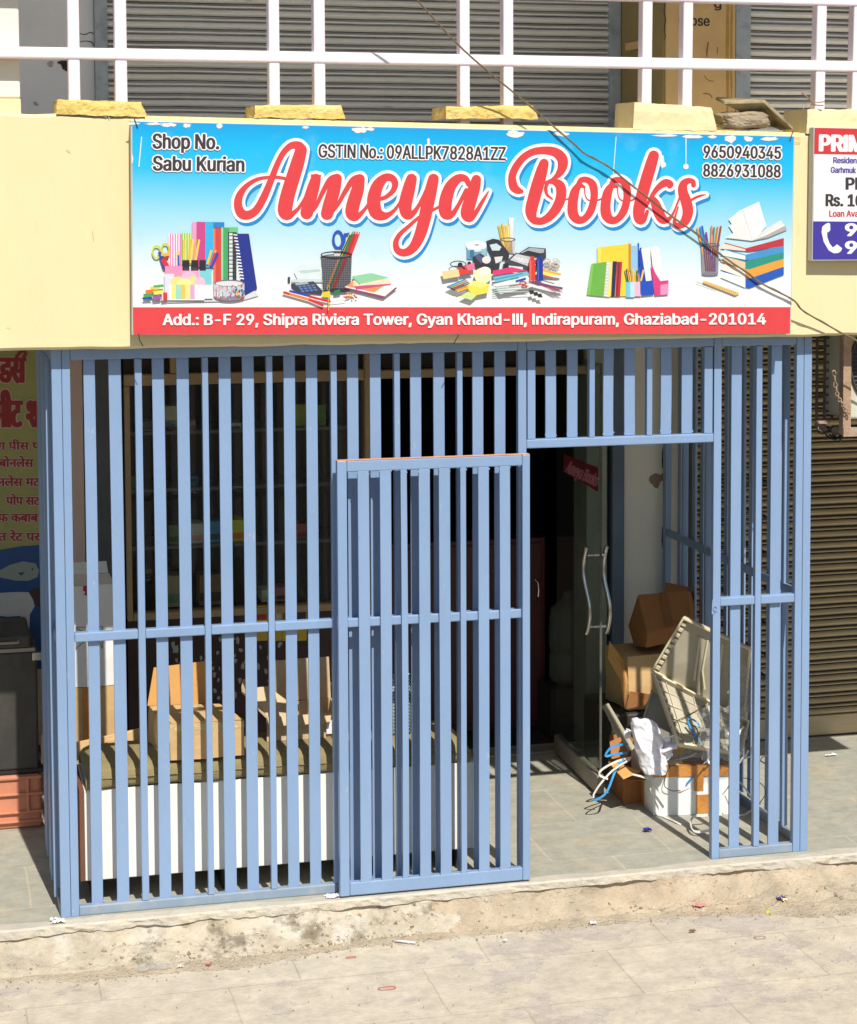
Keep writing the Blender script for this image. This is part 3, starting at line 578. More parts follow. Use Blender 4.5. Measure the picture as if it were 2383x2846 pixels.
# red script title: brush strokes with a white border and a blue drop edge
def z1(p): return [(600 + a / 2.1975, 360 + b_ / 2.1975, w / 2.1975) for a, b_, w in p]
def z2(p): return [(1350 + a / 2.511, 360 + b_ / 2.511, w / 2.511) for a, b_, w in p]
SCRIPT = [z1(p) for p in (
    [(425, 300, 20), (380, 292, 20), (320, 292, 20), (250, 306, 24), (185, 348, 32), (143, 410, 46), (138, 470, 52), (160, 515, 58), (200, 522, 54), (248, 492, 48), (295, 412, 46), (340, 305, 40), (375, 215, 36), (415, 140, 36), (462, 98, 42), (505, 100, 56), (522, 125, 72)],
    [(522, 125, 72), (500, 205, 82), (470, 300, 86), (440, 400, 88), (424, 480, 90), (428, 512, 80), (448, 522, 54), (475, 510, 30), (510, 478, 22)],
    [(505, 482, 20), (540, 430, 22), (590, 340, 30)],
    [(612, 300, 62), (598, 350, 74), (575, 430, 80), (556, 510, 78)], [(640, 283, 12), (590, 283, 20)],
    [(575, 510, 24), (612, 470, 24), (655, 380, 30), (700, 308, 40), (740, 298, 58)],
    [(740, 300, 62), (722, 370, 78), (695, 460, 80), (680, 515, 76)],
    [(705, 510, 24), (745, 460, 24), (790, 380, 30), (838, 310, 40), (880, 300, 58)],
    [(880, 302, 62), (866, 370, 78), (842, 450, 82), (832, 508, 80), (850, 532, 56), (880, 520, 32), (925, 468, 20), (960, 400, 22)],
    [(1000, 425, 24), (1040, 412, 26), (1082, 375, 32), (1096, 330, 40), (1075, 296, 44), (1032, 296, 52), (988, 345, 72), (965, 430, 82), (978, 505, 78), (1020, 528, 54), (1065, 515, 30), (1110, 470, 20), (1150, 400, 22)],
    [(1196, 302, 66), (1178, 370, 78), (1158, 460, 80), (1168, 515, 68), (1200, 515, 40), (1240, 465, 24), (1300, 350, 30)],
    [(1330, 302, 66), (1312, 380, 76), (1292, 470, 78), (1272, 560, 76), (1245, 650, 70), (1205, 722, 58), (1155, 752, 48), (1112, 738, 42), (1100, 690, 34), (1125, 640, 28), (1180, 590, 24), (1250, 530, 20), (1320, 495, 18), (1385, 462, 18)],
    [(1545, 335, 30), (1525, 300, 40), (1480, 300, 54), (1432, 352, 70), (1404, 440, 80), (1405, 510, 74), (1440, 520, 40), (1478, 470, 26), (1530, 370, 26)],
    [(1592, 305, 58), (1578, 360, 74), (1550, 450, 80), (1534, 515, 76), (1555, 540, 48), (1590, 505, 30), (1632, 435, 22), (1666, 378, 8)])]
SCRIPT += [z2(p) for p in (
    [(250, 432, 30), (225, 425, 50), (196, 398, 62), (186, 330, 54), (212, 262, 52), (265, 195, 50), (335, 155, 50), (420, 146, 56), (490, 160, 66), (535, 205, 74), (536, 262, 66), (510, 312, 46), (470, 346, 24), (436, 370, 24), (420, 410, 26), (430, 455, 20), (466, 485, 12)],
    [(418, 372, 22), (470, 362, 40), (520, 392, 68), (528, 460, 72), (505, 530, 70), (455, 600, 62), (395, 638, 52), (345, 636, 54)],
    [(408, 236, 66), (392, 290, 80), (366, 380, 88), (338, 480, 88), (318, 570, 82), (335, 630, 54), (380, 640, 40)],
    [(540, 492, 12), (565, 488, 12), (600, 470, 14)],
    [(690, 400, 16), (668, 392, 30), (650, 390, 42), (622, 440, 64), (608, 520, 70), (612, 590, 72), (645, 630, 58), (692, 622, 48), (736, 562, 54), (758, 470, 52), (750, 390, 56), (715, 354, 44), (670, 352, 40), (648, 385, 36)],
    [(690, 398, 10), (694, 450, 8), (712, 488, 10), (750, 498, 12), (800, 488, 12), (832, 465, 14)],
    [(920, 402, 16), (898, 394, 30), (880, 392, 42), (852, 442, 64), (838, 522, 70), (842, 592, 72), (875, 632, 58), (922, 624, 48), (966, 564, 54), (988, 472, 52), (980, 392, 56), (945, 356, 44), (900, 354, 40), (878, 387, 36)],
    [(920, 400, 10), (924, 452, 8), (942, 490, 10), (985, 500, 12), (1030, 490, 12), (1060, 470, 14)],
    [(1174, 182, 74), (1150, 260, 82), (1120, 360, 84), (1090, 470, 84), (1070, 570, 82), (1076, 628, 68), (1105, 630, 36), (1130, 570, 24)],
    [(1120, 540, 20), (1160, 465, 28), (1205, 405, 40), (1255, 372, 54), (1290, 380, 44), (1285, 395, 36)],
    [(1160, 470, 30), (1182, 510, 60), (1205, 570, 74), (1235, 625, 66), (1275, 628, 34), (1310, 585, 18), (1345, 500, 14), (1372, 430, 20)],
    [(1452, 388, 34), (1446, 362, 34), (1412, 358, 42), (1380, 385, 58), (1378, 440, 70), (1402, 510, 76), (1412, 580, 74), (1388, 645, 62), (1345, 672, 42), (1318, 645, 26), (1326, 600, 14), (1345, 540, 10)],
    [(1425, 500, 14), (1460, 478, 18), (1500, 462, 16), (1536, 454, 6)])]
bl_p = []; wh_p = []; rd_p = []
for s_ in SCRIPT: rd_p += stroke(s_); wh_p += stroke(s_, 8.6, 4); bl_p += [[(x + 4.5, y_ + 8.0) for x, y_ in p] for p in stroke(s_, 8.8, 4)]
tl_ = MB(); laid(tl_, union(bl_p), layer()); tl_.build('title_shadow_print', flat('deep_sky_ink', (0, 140, 214)), sg, fixn=False)
tl_ = MB(); laid(tl_, union(wh_p), layer()); tl_.build('title_border_print', flat('sign_white_ink', (252, 248, 246)), sg, fixn=False)
tl_ = MB(); laid(tl_, union(rd_p), layer()); tl_.build('title_lettering', flat('title_red_ink', (226, 62, 66)), sg, fixn=False)
# small lettering: near-black with white borders, address in white
small = [('Shop No.', (426, 412), (608, 414), 40, 2.1), ('Sabu Kurian', (427, 473), (678, 476), 39, 2.1), ('GSTIN No.: 09ALLPK7828A1ZZ', (887, 437), (1405, 445), 36, 1.4), ('9650940345', (1957, 438), (2170, 441), 33, 1.6), ('8826931088', (1956, 490), (2169, 493), 34, 1.6)]
y1 = layer(); y2 = layer()
for s_, bl0, br0, cap, bold in small:
    laid(MB(), text_polys(s_, bl0, br0, cap, bold, 3.6), y1).build('text_border', flat('sign_white_ink', (252, 248, 246)), sg, fixn=False)
    laid(MB(), text_polys(s_, bl0, br0, cap, bold), y2).build('text_line', flat('near_black_ink', (56, 50, 58)), sg, fixn=False)
g = MB(); laid(g, text_polys('Add.: B-F 29, Shipra Riviera Tower, Gyan Khand-III, Indirapuram, Ghaziabad-201014', (454, 903), (2128, 901), 30, 1.7), layer()); g.build('address_text', flat('sign_white_ink', (252, 248, 246)), sg, fixn=False)

# stationery pictures printed on the sign
def picture(name, polys, ox, oy, s):
    mb = MB(); cols = []; y = LY[0] - 0.0006
    for k, (rgb, pts) in enumerate(polys):
        if rgb not in cols: cols.append(rgb)
        y -= 0.00006; mb.add([P(ox + a / s, oy + b_ / s, y) for a, b_ in pts], [tuple(range(len(pts)))], cols.index(rgb))
    mb.build(name, [flat('ink_%02x%02x%02x' % c, c) for c in cols], sg, fixn=False)
def R(x0, y0, x1, y1): return [(x0, y0), (x1, y0), (x1, y1), (x0, y1)]
def bar(x0, y0, x1, y1, w):
    d = math.hypot(x1 - x0, y1 - y0); nx, ny = -(y1 - y0) / d * w / 2, (x1 - x0) / d * w / 2
    return [(x0 + nx, y0 + ny), (x1 + nx, y1 + ny), (x1 - nx, y1 - ny), (x0 - nx, y0 - ny)]
def ring(cx, cy, a, b_, w, n=14):   # list of quads
    out = []
    for i in range(n):
        t0, t1 = 6.283 * i / n, 6.283 * (i + 1) / n
        out.append([(cx + a * math.cos(t0), cy + b_ * math.sin(t0)), (cx + a * math.cos(t1), cy + b_ * math.sin(t1)), (cx + (a - w) * math.cos(t1), cy + (b_ - w) * math.sin(t1)), (cx + (a - w) * math.cos(t0), cy + (b_ - w) * math.sin(t0))])
    return out
rnd = random.Random(3)
p1 = []
p1 += [((222, 222, 226), [(120, 1170), (320, 1130), (850, 1130), (880, 1160), (760, 1195), (300, 1205)])]
p1 += [((232, 130, 190), R(298, 760, 380, 975))] + [((250, 240, 244), R(298 + i * 16, 760, 306 + i * 16, 975)) for i in range(5)]
p1 += [((140, 200, 80), R(384, 758, 455, 960))] + [((230, 240, 150), R(390 + i * 16, 758, 397 + i * 16, 960)) for i in range(4)]
p1 += [((240, 160, 205), R(450, 688, 478, 980)), ((205, 70, 140), R(478, 686, 535, 980)), ((60, 180, 232), R(535, 686, 590, 980)), ((40, 130, 200), R(586, 688, 657, 725)), ((215, 70, 62), R(588, 728, 637, 1085)), ((240, 120, 90), R(588, 728, 600, 1085)),
       ((70, 170, 100), R(637, 722, 690, 1075)), ((110, 200, 130), R(690, 720, 745, 760)), ((150, 215, 165), R(637, 722, 650, 1070)), ((60, 60, 66), R(680, 752, 735, 1075)), ((225, 225, 228), R(688, 758, 710, 1072)), ((25, 45, 140), [(722, 762), (808, 762), (866, 1118), (790, 1160), (768, 1075)]), ((16, 30, 105), [(808, 762), (815, 764), (868, 1115), (866, 1118)])]
p1 += [((250, 250, 252), bar(716 + i * 3.1, 768 + i * 20, 740 + i * 3.1, 772 + i * 20, 8)) for i in range(15)] + [((60, 60, 66), bar(688, 775 + i * 26, 735, 775 + i * 26, 4)) for i in range(11)]
p1 += [((250, 200, 70), bar(395, 800, 398, 940, 12)), ((235, 185, 60), bar(438, 800, 430, 950, 13)), ((250, 215, 110), bar(458, 798, 440, 950, 12)), ((225, 170, 50), bar(476, 795, 455, 950, 12)), ((245, 205, 90), bar(496, 800, 470, 950, 13)), ((240, 200, 70), bar(360, 880, 362, 1030, 18)), ((50, 90, 200), bar(362, 900, 364, 1030, 12))]
p1 += [((205, 215, 70), q) for q in ring(222, 880, 32, 45, 12)] + [((215, 205, 60), q) for q in ring(278, 865, 30, 46, 12)]
p1 += [((60, 60, 160), bar(240, 880, 275, 990, 22)), ((225, 45, 50), bar(262, 925, 325, 1035, 30)), ((190, 40, 50), bar(300, 900, 270, 930, 16)), ((230, 190, 60), R(250, 885, 305, 905))]
p1 += [((240, 150, 190), R(276, 970, 390, 1110)), ((130, 210, 215), R(490, 990, 575, 1150)), ((252, 170, 205), R(384, 1000, 500, 1120))]
p1 += [((35, 32, 40), R(388, 932, 432, 1000)), ((35, 32, 40), R(445, 932, 490, 1000)), ((35, 32, 40), R(498, 932, 538, 1000)), ((70, 60, 70), R(395, 980, 425, 1000)), ((70, 60, 70), R(452, 980, 484, 1000))]
p1 += [((240, 200, 60), bar(575, 868, 548, 960, 15)), ((220, 60, 55), bar(600, 870, 568, 970, 15)), ((40, 70, 190), bar(615, 885, 570, 985, 15)), ((240, 180, 120), bar(602, 868, 596, 884, 12))]
p1 += [((226, 226, 236), R(272, 1020, 335, 1190)), ((236, 236, 242), R(500, 1090, 582, 1180)), ((240, 226, 140), ellipse(360, 1075, 48, 38)), ((250, 190, 215), ellipse(430, 1045, 50, 40)), ((225, 230, 140), ellipse(455, 1070, 30, 34)), ((250, 195, 215), ellipse(500, 1080, 36, 40)), ((248, 238, 150), ellipse(400, 1080, 46, 30)), ((236, 236, 244), R(300, 1090, 530, 1190))]
p1 += [((245, 235, 130), R(318, 1090, 345, 1180)), ((160, 220, 200), R(345, 1090, 378, 1182)), ((240, 200, 90), R(378, 1090, 405, 1182)), ((236, 232, 150), R(405, 1090, 438, 1182)), ((225, 170, 210), R(438, 1090, 466, 1182))]
p1 += [((150, 130, 150), ellipse(690, 1165, 100, 28)), ((205, 205, 212), R(590, 1080, 786, 1165)), ((120, 110, 125), ellipse(688, 1080, 98, 22)), ((225, 225, 228), ellipse(688, 1082, 88, 16))]
p1 += [(rnd.choice([(60, 160, 130), (220, 70, 80), (230, 150, 170), (70, 130, 190), (240, 240, 240), (180, 60, 70)]), bar(x := rnd.uniform(600, 720), yy := rnd.uniform(1090, 1170), x + rnd.uniform(-14, 14), yy + rnd.uniform(10, 26), 5)) for i in range(34)]
p1 += [(rnd.choice([(60, 70, 190), (230, 60, 60), (240, 220, 70), (250, 250, 250), (60, 160, 90)]), disc(rnd.uniform(725, 780), rnd.uniform(1095, 1180), 7, 8)) for i in range(22)]
p1 += [((30, 70, 190), [(130, 1175), (180, 1165), (195, 1183), (135, 1185)]), ((70, 170, 80), [(135, 1150), (190, 1140), (200, 1165), (140, 1172)]), ((240, 120, 40), [(150, 1125), (205, 1118), (210, 1140), (152, 1148)]), ((250, 200, 60), [(180, 1105), (240, 1095), (245, 1115), (185, 1122)]), ((160, 90, 170), [(195, 1165), (245, 1155), (250, 1185), (200, 1190)]), ((240, 230, 90), [(200, 1130), (265, 1125), (265, 1150), (205, 1155)]), ((70, 170, 80), [(200, 1095), (265, 1088), (267, 1104), (205, 1108)]), ((215, 50, 60), R(262, 1140, 290, 1190)), ((250, 210, 210), R(255, 1140, 264, 1192))]
picture('stationery_picture', p1, 340, 320, 2.313)
p2 = [((222, 234, 236), [(1105, 1010), (1140, 955), (1260, 950), (1290, 990), (1285, 1060), (1130, 1065)]), ((190, 210, 214), [(1135, 1000), (1270, 990), (1275, 1005), (1150, 1018)]), ((60, 60, 66), R(1065, 1040, 1080, 1078)), ((205, 218, 220), R(1090, 1055, 1290, 1075))]
p2 += [((60, 62, 74), [(1085, 1085), (1230, 1068), (1290, 1130), (1280, 1155), (1130, 1140), (1090, 1110)]), ((170, 180, 180), [(1110, 1080), (1190, 1070), (1200, 1084), (1118, 1094)])]
p2 += [((90, 130, 190), [(1130 + 28 * i + 9 * j, 1098 - 3 * i + 15 * j), (1150 + 28 * i + 9 * j, 1096 - 3 * i + 15 * j), (1156 + 28 * i + 9 * j, 1106 - 3 * i + 15 * j), (1136 + 28 * i + 9 * j, 1108 - 3 * i + 15 * j)]) for i in range(4) for j in range(3)]
p2 += [((30, 80, 190), q_) for q_ in ring(1388, 800, 38, 62, 16)] + [((30, 80, 190), [(1425, 760), (1465, 755), (1455, 772), (1440, 775), (1430, 870), (1405, 875), (1412, 810)])] + [((215, 215, 215), R(1362, 868, 1405, 915))]
p2 += [((225, 215, 60), bar(1470, 760, 1400, 920, 16)), ((40, 110, 80), bar(1488, 755, 1415, 925, 20)), ((40, 40, 44), bar(1466, 770, 1398, 918, 8)), ((190, 40, 45), bar(1505, 750, 1440, 920, 22)), ((225, 60, 60), bar(1522, 750, 1460, 915, 18))]
for (x0, c) in ((1472, (240, 230, 200)), (1488, (150, 190, 170)), (1506, (235, 200, 190)), (1522, (235, 210, 200))): p2.append((c, bar(x0, 745, x0 - 5, 765, 7)))
p2 += [((120, 120, 128), [(1280, 905), (1475, 905), (1462, 1125), (1295, 1130)])]
p2 += [((205, 150, 70), bar(1395, 920, 1320, 1110, 12)), ((60, 100, 80), bar(1410, 925, 1335, 1115, 12)), ((170, 50, 50), bar(1440, 920, 1360, 1110, 24))]
p2 += [((58, 58, 64), bar(1283 + 12 * i, 908, 1297 + 10.5 * i, 1126, 3)) for i in range(17)] + [((64, 64, 70), bar(1282, 915 + 14 * j, 1474, 915 + 14 * j, 2.4)) for j in range(16)]
p2 += [((40, 40, 46), q_) for q_ in ring(1377, 898, 102, 24, 9, 22)] + [((40, 40, 46), ellipse(1380, 1128, 84, 12))]
p2 += [((150, 60, 110), [(1425, 1110), (1500, 1065), (1770, 1110), (1680, 1178)]), ((250, 240, 236), [(1430, 1105), (1500, 1060), (1765, 1100), (1690, 1165)]), ((236, 150, 90), [(1440, 1100), (1500, 1055), (1700, 1085), (1620, 1140)])]
p2 += [((250, 220, 215), [(1480, 1085), (1500, 1115), (1730, 1085), (1725, 1070)]), ((210, 80, 130), [(1490, 1098), (1505, 1122), (1728, 1092), (1727, 1084)]), ((250, 225, 190), [(1480, 1065), (1500, 1100), (1725, 1078), (1722, 1055)]), ((150, 210, 165), [(1480, 1035), (1600, 1015), (1720, 1045), (1530, 1085)]), ((110, 190, 130), [(1480, 1035), (1530, 1085), (1530, 1095), (1482, 1050)])]
p2 += [((240, 130, 50), bar(1040, 1140, 1215, 1190, 17)), ((215, 50, 50), bar(1200, 1185, 1295, 1225, 17)), ((215, 50, 50), bar(1035, 1138, 1075, 1150, 14)), ((40, 60, 180), bar(1075, 1130, 1210, 1165, 14)), ((215, 45, 55), bar(1200, 1165, 1340, 1200, 15)), ((250, 215, 205), bar(1340, 1200, 1435, 1190, 5))]
p2 += [((235, 205, 60), [(1290, 1138), (1335, 1130), (1342, 1172), (1282, 1170)]), ((40, 120, 90), [(1360, 1130), (1400, 1118), (1405, 1150), (1362, 1158)])] + [((rnd.choice([(205, 45, 50), (225, 60, 60), (240, 210, 70)])), disc(rnd.uniform(1420, 1520), rnd.uniform(1145, 1180), 6, 8)) for i in range(16)]
p2 += [((200, 170, 60), q_) for q_ in ring(1326, 1112, 10, 16, 4)] + [((215, 175, 60), bar(1326, 1172, 1326, 1255, 6))]
picture('stationery_picture', p2, 340, 320, 2.313)
p3 = [((110, 160, 185), R(748, 920, 890, 1005)), ((225, 230, 232), ellipse(815, 915, 72, 38)), ((250, 250, 250), ellipse(815, 905, 72, 28)), ((60, 120, 160), R(770, 940, 800, 1000)), ((150, 190, 205), R(850, 935, 885, 990)), ((180, 180, 190), ellipse(818, 905, 18, 7))]
p3 += [((200, 200, 204), [(985, 875), (1088, 860), (1080, 965), (1010, 960)]), ((235, 235, 235), bar(1060, 715, 1050, 880, 34))] + [((rnd.choice([(240, 205, 90), (225, 180, 70), (245, 215, 120)])), bar(968 + i * 13, 765 + rnd.uniform(-12, 12), 1008 + i * 7, 950, 9)) for i in range(7)]
p3 += [((150, 110, 70), bar(1010 + i * 10, 880, 1030 + i * 7, 960, 5)) for i in range(6)] + [((70, 70, 76), q_) for q_ in ring(1036, 868, 52, 14, 5)]
p3 += [((50, 50, 60), [(882, 880), (930, 862), (975, 870), (1045, 965), (1040, 1010), (930, 1010), (895, 940)]), ((205, 225, 235), [(908, 905), (955, 895), (990, 920), (975, 945), (925, 945)]), ((50, 50, 58), [(790, 990), (840, 965), (980, 1040), (970, 1090), (890, 1100), (795, 1060)]), ((90, 90, 130), [(805, 985), (835, 972), (880, 1010), (845, 1035)]), ((230, 228, 225), ellipse(885, 1010, 30, 26)), ((225, 225, 222), [(940, 990), (1000, 985), (990, 1020), (950, 1035)])]
p3 += [((60, 62, 70), [(1110, 965), (1180, 920), (1300, 930), (1302, 1000), (1180, 1000)]), ((170, 175, 185), [(1125, 960), (1190, 925), (1290, 935), (1285, 960), (1180, 975)]), ((45, 45, 52), [(1130, 965), (1175, 945), (1265, 965), (1255, 990)]), ((70, 72, 80), [(1010, 1030), (1090, 960), (1290, 1000), (1260, 1040), (1170, 1090), (1015, 1075)]), ((205, 206, 208), [(1050, 1010), (1095, 968), (1240, 1000), (1180, 1055)])]
p3 += [((240, 240, 242), [(1075 + 26 * i + 15 * j, 985 + 6 * i + 13 * j - 0), (1093 + 26 * i + 15 * j, 989 + 6 * i + 13 * j), (1096 + 26 * i + 15 * j, 998 + 6 * i + 13 * j), (1078 + 26 * i + 15 * j, 994 + 6 * i + 13 * j)]) for i in range(5) for j in range(3)]
p3 += [((235, 235, 232), [(1040, 1050), (1140, 1060), (1140, 1082), (1045, 1075)]), ((40, 40, 46), [(1000, 1040), (1040, 1032), (1040, 1078), (1002, 1075)])]
p3 += [((205, 185, 170), q_) for k in range(16) for q_ in ring(1345 + rnd.uniform(-40, 40), 1040 + rnd.uniform(-30, 30), 22, 15, 4, 10)]
p3 += [((40, 60, 50), q_) for q_ in ring(688, 1040, 58, 25, 7)] + [((245, 215, 150), [(572, 1090), (690, 1075), (700, 1125), (585, 1145)]), ((230, 60, 60), [(690, 1060), (760, 1040), (790, 1100), (700, 1115)]), ((40, 35, 40), disc(702, 1045, 18)), ((40, 35, 40), disc(765, 1035, 14)), ((40, 35, 40), bar(702, 1045, 735, 1075, 12)), ((235, 120, 160), [(740, 1050), (800, 1030), (805, 1075), (760, 1085)])]
p3 += [((225, 60, 120), [(930, 1085), (1060, 1060), (1170, 1085), (930, 1120)]), ((120, 190, 210), [(930, 1130), (1170, 1090), (1190, 1120), (950, 1165)]), ((60, 160, 200), bar(930, 1150, 1140, 1105, 10)), ((240, 225, 120), [(1200, 1110), (1260, 1080), (1400, 1100), (1390, 1120)]), ((240, 180, 60), bar(1270, 1080, 1405, 1112, 14)), ((226, 90, 70), bar(1260, 1110, 1370, 1140, 8)), ((235, 238, 236), [(930, 1180), (1170, 1120), (1240, 1190), (980, 1250)])]
p3 += [((222, 60, 52), R(1182, 1010, 1226, 1155)), ((240, 110, 100), R(1188, 1010, 1198, 1150)), ((222, 50, 46), [(1186, 1010), (1194, 985), (1214, 985), (1222, 1010)]), ((30, 50, 150), R(1236, 1010, 1280, 1155)), ((70, 90, 190), R(1242, 1010, 1252, 1150)), ((30, 50, 150), [(1240, 1010), (1248, 985), (1268, 985), (1276, 1010)])]
p3 += [((246, 240, 190), ellipse(860, 1120, 60, 56)), ((255, 250, 225), ellipse(875, 1088, 42, 30))]
p3 += [((c), bar(610 + i * 14, 1200 + i * 6, 740 + i * 10, 1145 + i * 10, 10)) for i, c in enumerate([(70, 130, 200), (120, 160, 60), (200, 60, 60), (60, 120, 110), (240, 150, 60), (245, 190, 60)])]
p3 += [((50, 40, 80), disc(615 + i * 12, 1200 + i * 5, 6, 8)) for i in range(5)] + [((246, 226, 80), [(755, 1185), (800, 1155), (905, 1180), (895, 1240), (800, 1260), (760, 1220)]), ((250, 238, 130), [(755, 1185), (800, 1155), (905, 1180), (850, 1205)]), ((215, 232, 150), [(700, 1265), (760, 1230), (815, 1260), (780, 1292)])]
p3 += [((180, 200, 190), bar(935, 1200 + i * 13, 1180, 1170 + i * 20, 6)) for i in range(4)] + [((40, 70, 170), bar(1090, 1160, 1160, 1140, 14)), ((60, 170, 130), bar(1050, 1145, 1110, 1132, 9))] + [((220, 60, 50), q_) for q_ in ring(1140, 1170, 26, 14, 7)] + [((220, 60, 50), q_) for q_ in ring(1150, 1195, 22, 12, 7)] + [((200, 120, 110), bar(1045, 1190, 1125, 1178, 6))]
p3 += [(rnd.choice([(150, 60, 120), (90, 60, 130), (200, 100, 80), (120, 80, 60)]), bar(1190 + rnd.uniform(-10, 30), 1160 + rnd.uniform(-6, 6), 1400 + rnd.uniform(-30, 20), 1225 + rnd.uniform(-24, 16), 4)) for i in range(18)] + [((45, 45, 50), [(1182 + 28 * i, 1225 + 12 * i), (1212 + 28 * i, 1220 + 12 * i), (1222 + 28 * i, 1245 + 14 * i), (1190 + 28 * i, 1252 + 10 * i)]) for i in range(3)]
picture('stationery_picture', p3, 1000, 320, 2.511)
p4 = [((246, 214, 60), [(135, 825), (335, 802), (330, 1130), (140, 1130)]), ((200, 150, 40), R(330, 802, 347, 1130)), ((250, 226, 100), [(140, 830), (160, 828), (160, 915), (140, 915)]), ((150, 200, 232), R(347, 815, 390, 1000)), ((30, 80, 180), R(388, 798, 397, 990)), ((110, 180, 70), [(100, 928), (195, 915), (175, 1133), (70, 1122)]), ((130, 200, 90), [(100, 928), (115, 925), (90, 1124), (70, 1122)])]
p4 += [((215, 215, 215), [(195, 915), (225, 915), (205, 1135), (178, 1133)]), ((240, 230, 120), [(218, 915), (232, 915), (215, 1135), (200, 1135)]), ((40, 40, 80), [(232, 912), (258, 912), (245, 1133), (222, 1133)]), ((190, 40, 60), [(258, 915), (292, 915), (278, 1133), (248, 1133)]), ((120, 30, 50), [(268, 915), (276, 915), (262, 1133), (254, 1133)])] + [((250, 250, 250), bar(195 + 0 * i - i * 1.4, 925 + i * 20, 212 - i * 1.4, 927 + i * 20, 5)) for i in range(11)]
p4 += [((rnd.choice([(230, 90, 60), (200, 50, 90), (60, 130, 60), (240, 140, 170), (40, 40, 60), (250, 210, 60)])), bar(x := rnd.uniform(300, 425), rnd.uniform(955, 990), 320 + (x - 300) * 0.75, 1060, 6)) for i in range(26)] + [((120, 205, 232), R(316, 1042, 342, 1136)), ((190, 230, 242), R(342, 1042, 368, 1136)), ((245, 190, 215), R(368, 1040, 410, 1130))]
p4 += [((28, 70, 180), [(400, 830), (412, 825), (440, 1030), (405, 1128)]), ((240, 240, 242), [(410, 835), (468, 825), (468, 1035), (440, 1035)]), ((28, 80, 190), [(408, 1040), (485, 1030), (490, 1120), (412, 1128)]), ((236, 236, 240), [(468, 830), (500, 815), (525, 830), (552, 1035), (520, 1040), (480, 940)]), ((222, 60, 130), [(470, 925), (495, 980), (530, 1035), (580, 1030), (580, 1118), (495, 1125), (485, 1050)]), ((240, 150, 195), [(530, 1060), (580, 1050), (580, 1118), (530, 1122)]), ((240, 215, 60), bar(425, 965, 408, 1035, 10))]
picture('stationery_picture', p4, 1600, 320, 2.245)
p5 = []
for (yt, yb, c, pg) in ((775, 850, (196, 50, 62), (240, 225, 205)), (815, 905, (70, 150, 210), (236, 242, 246)), (855, 962, (40, 150, 130), (232, 205, 175)), (905, 1020, (240, 165, 60), (246, 240, 226)), (955, 1080, (30, 90, 190), (240, 244, 248))):
    p5 += [((c), [(930, yt + 20), (1085, yt + 62), (1300, yt - 5), (1300, yt + 40), (1085, yb + 0), (925, yt + 62)]), (pg, [(928, yt + 26), (1060, yt + 62), (1060, yb - 2), (905, yt + 58)]), ((c), [(1065, yt + 55), (1300, yt - 8), (1298, yt + 42), (1065, yb)])]
p5 = p5[::-1] if False else sum([p5[i * 3:i * 3 + 3] for i in (4, 3, 2, 1, 0)], [])
p5 += [((236, 236, 234), [(935, 765), (985, 735), (955, 690), (975, 680), (955, 650), (1020, 600), (1105, 785)]), ((250, 250, 250), [(1015, 600), (1145, 540), (1190, 690), (1150, 740), (1100, 785)]), ((226, 224, 222), [(1035, 592), (1048, 585), (1105, 775), (1098, 780)]), ((232, 230, 228), [(1100, 785), (1150, 735), (1280, 655), (1290, 670), (1320, 715), (1200, 765)]), ((180, 176, 172), [(1100, 785), (1180, 740), (1310, 690), (1320, 715), (1200, 765)]), ((242, 240, 238), [(1110, 780), (1190, 735), (1300, 680), (1305, 690), (1190, 750)])]
p5 += [((150, 146, 150), [(783, 815), (895, 815), (890, 990), (790, 990)])] + [(c, bar(a, 690 + k, b2, 870, 11)) for a, k, b2, c in ((760, 10, 800, (240, 160, 80)), (778, 6, 812, (60, 150, 200)), (790, 0, 820, (40, 100, 190)), (815, 40, 835, (120, 60, 150)), (850, 0, 845, (230, 130, 60)), (866, 8, 852, (50, 150, 110)), (888, 4, 865, (220, 120, 60)), (908, 2, 880, (150, 70, 50)), (850, 55, 850, (240, 150, 110)))]
p5 += [((120, 70, 90), bar(800 + i * 14, 830, 815 + i * 11, 975, 9)) for i in range(6)] + [((60, 90, 200), bar(840, 850, 872, 970, 5)), ((95, 95, 120), R(785, 812, 895, 822)), ((130, 128, 140), ellipse(840, 990, 52, 10))] + [((95, 95, 110), q_) for q_ in ring(840, 812, 62, 14, 5)]
p5 += [((235, 190, 110), [(795, 1045), (800, 1030), (1025, 1110), (1000, 1126)]), ((240, 205, 140), [(800, 1030), (1025, 1108), (1015, 1113), (800, 1040)]), ((150, 120, 90), bar(755, 1040, 880, 1085, 3))] + [((150, 110, 60), bar(820 + i * 14, 1040 + i * 5.0, 818 + i * 14, 1050 + i * 5.0, 2.5)) for i in range(14)]
picture('stationery_picture', p5, 1600, 320, 2.245)

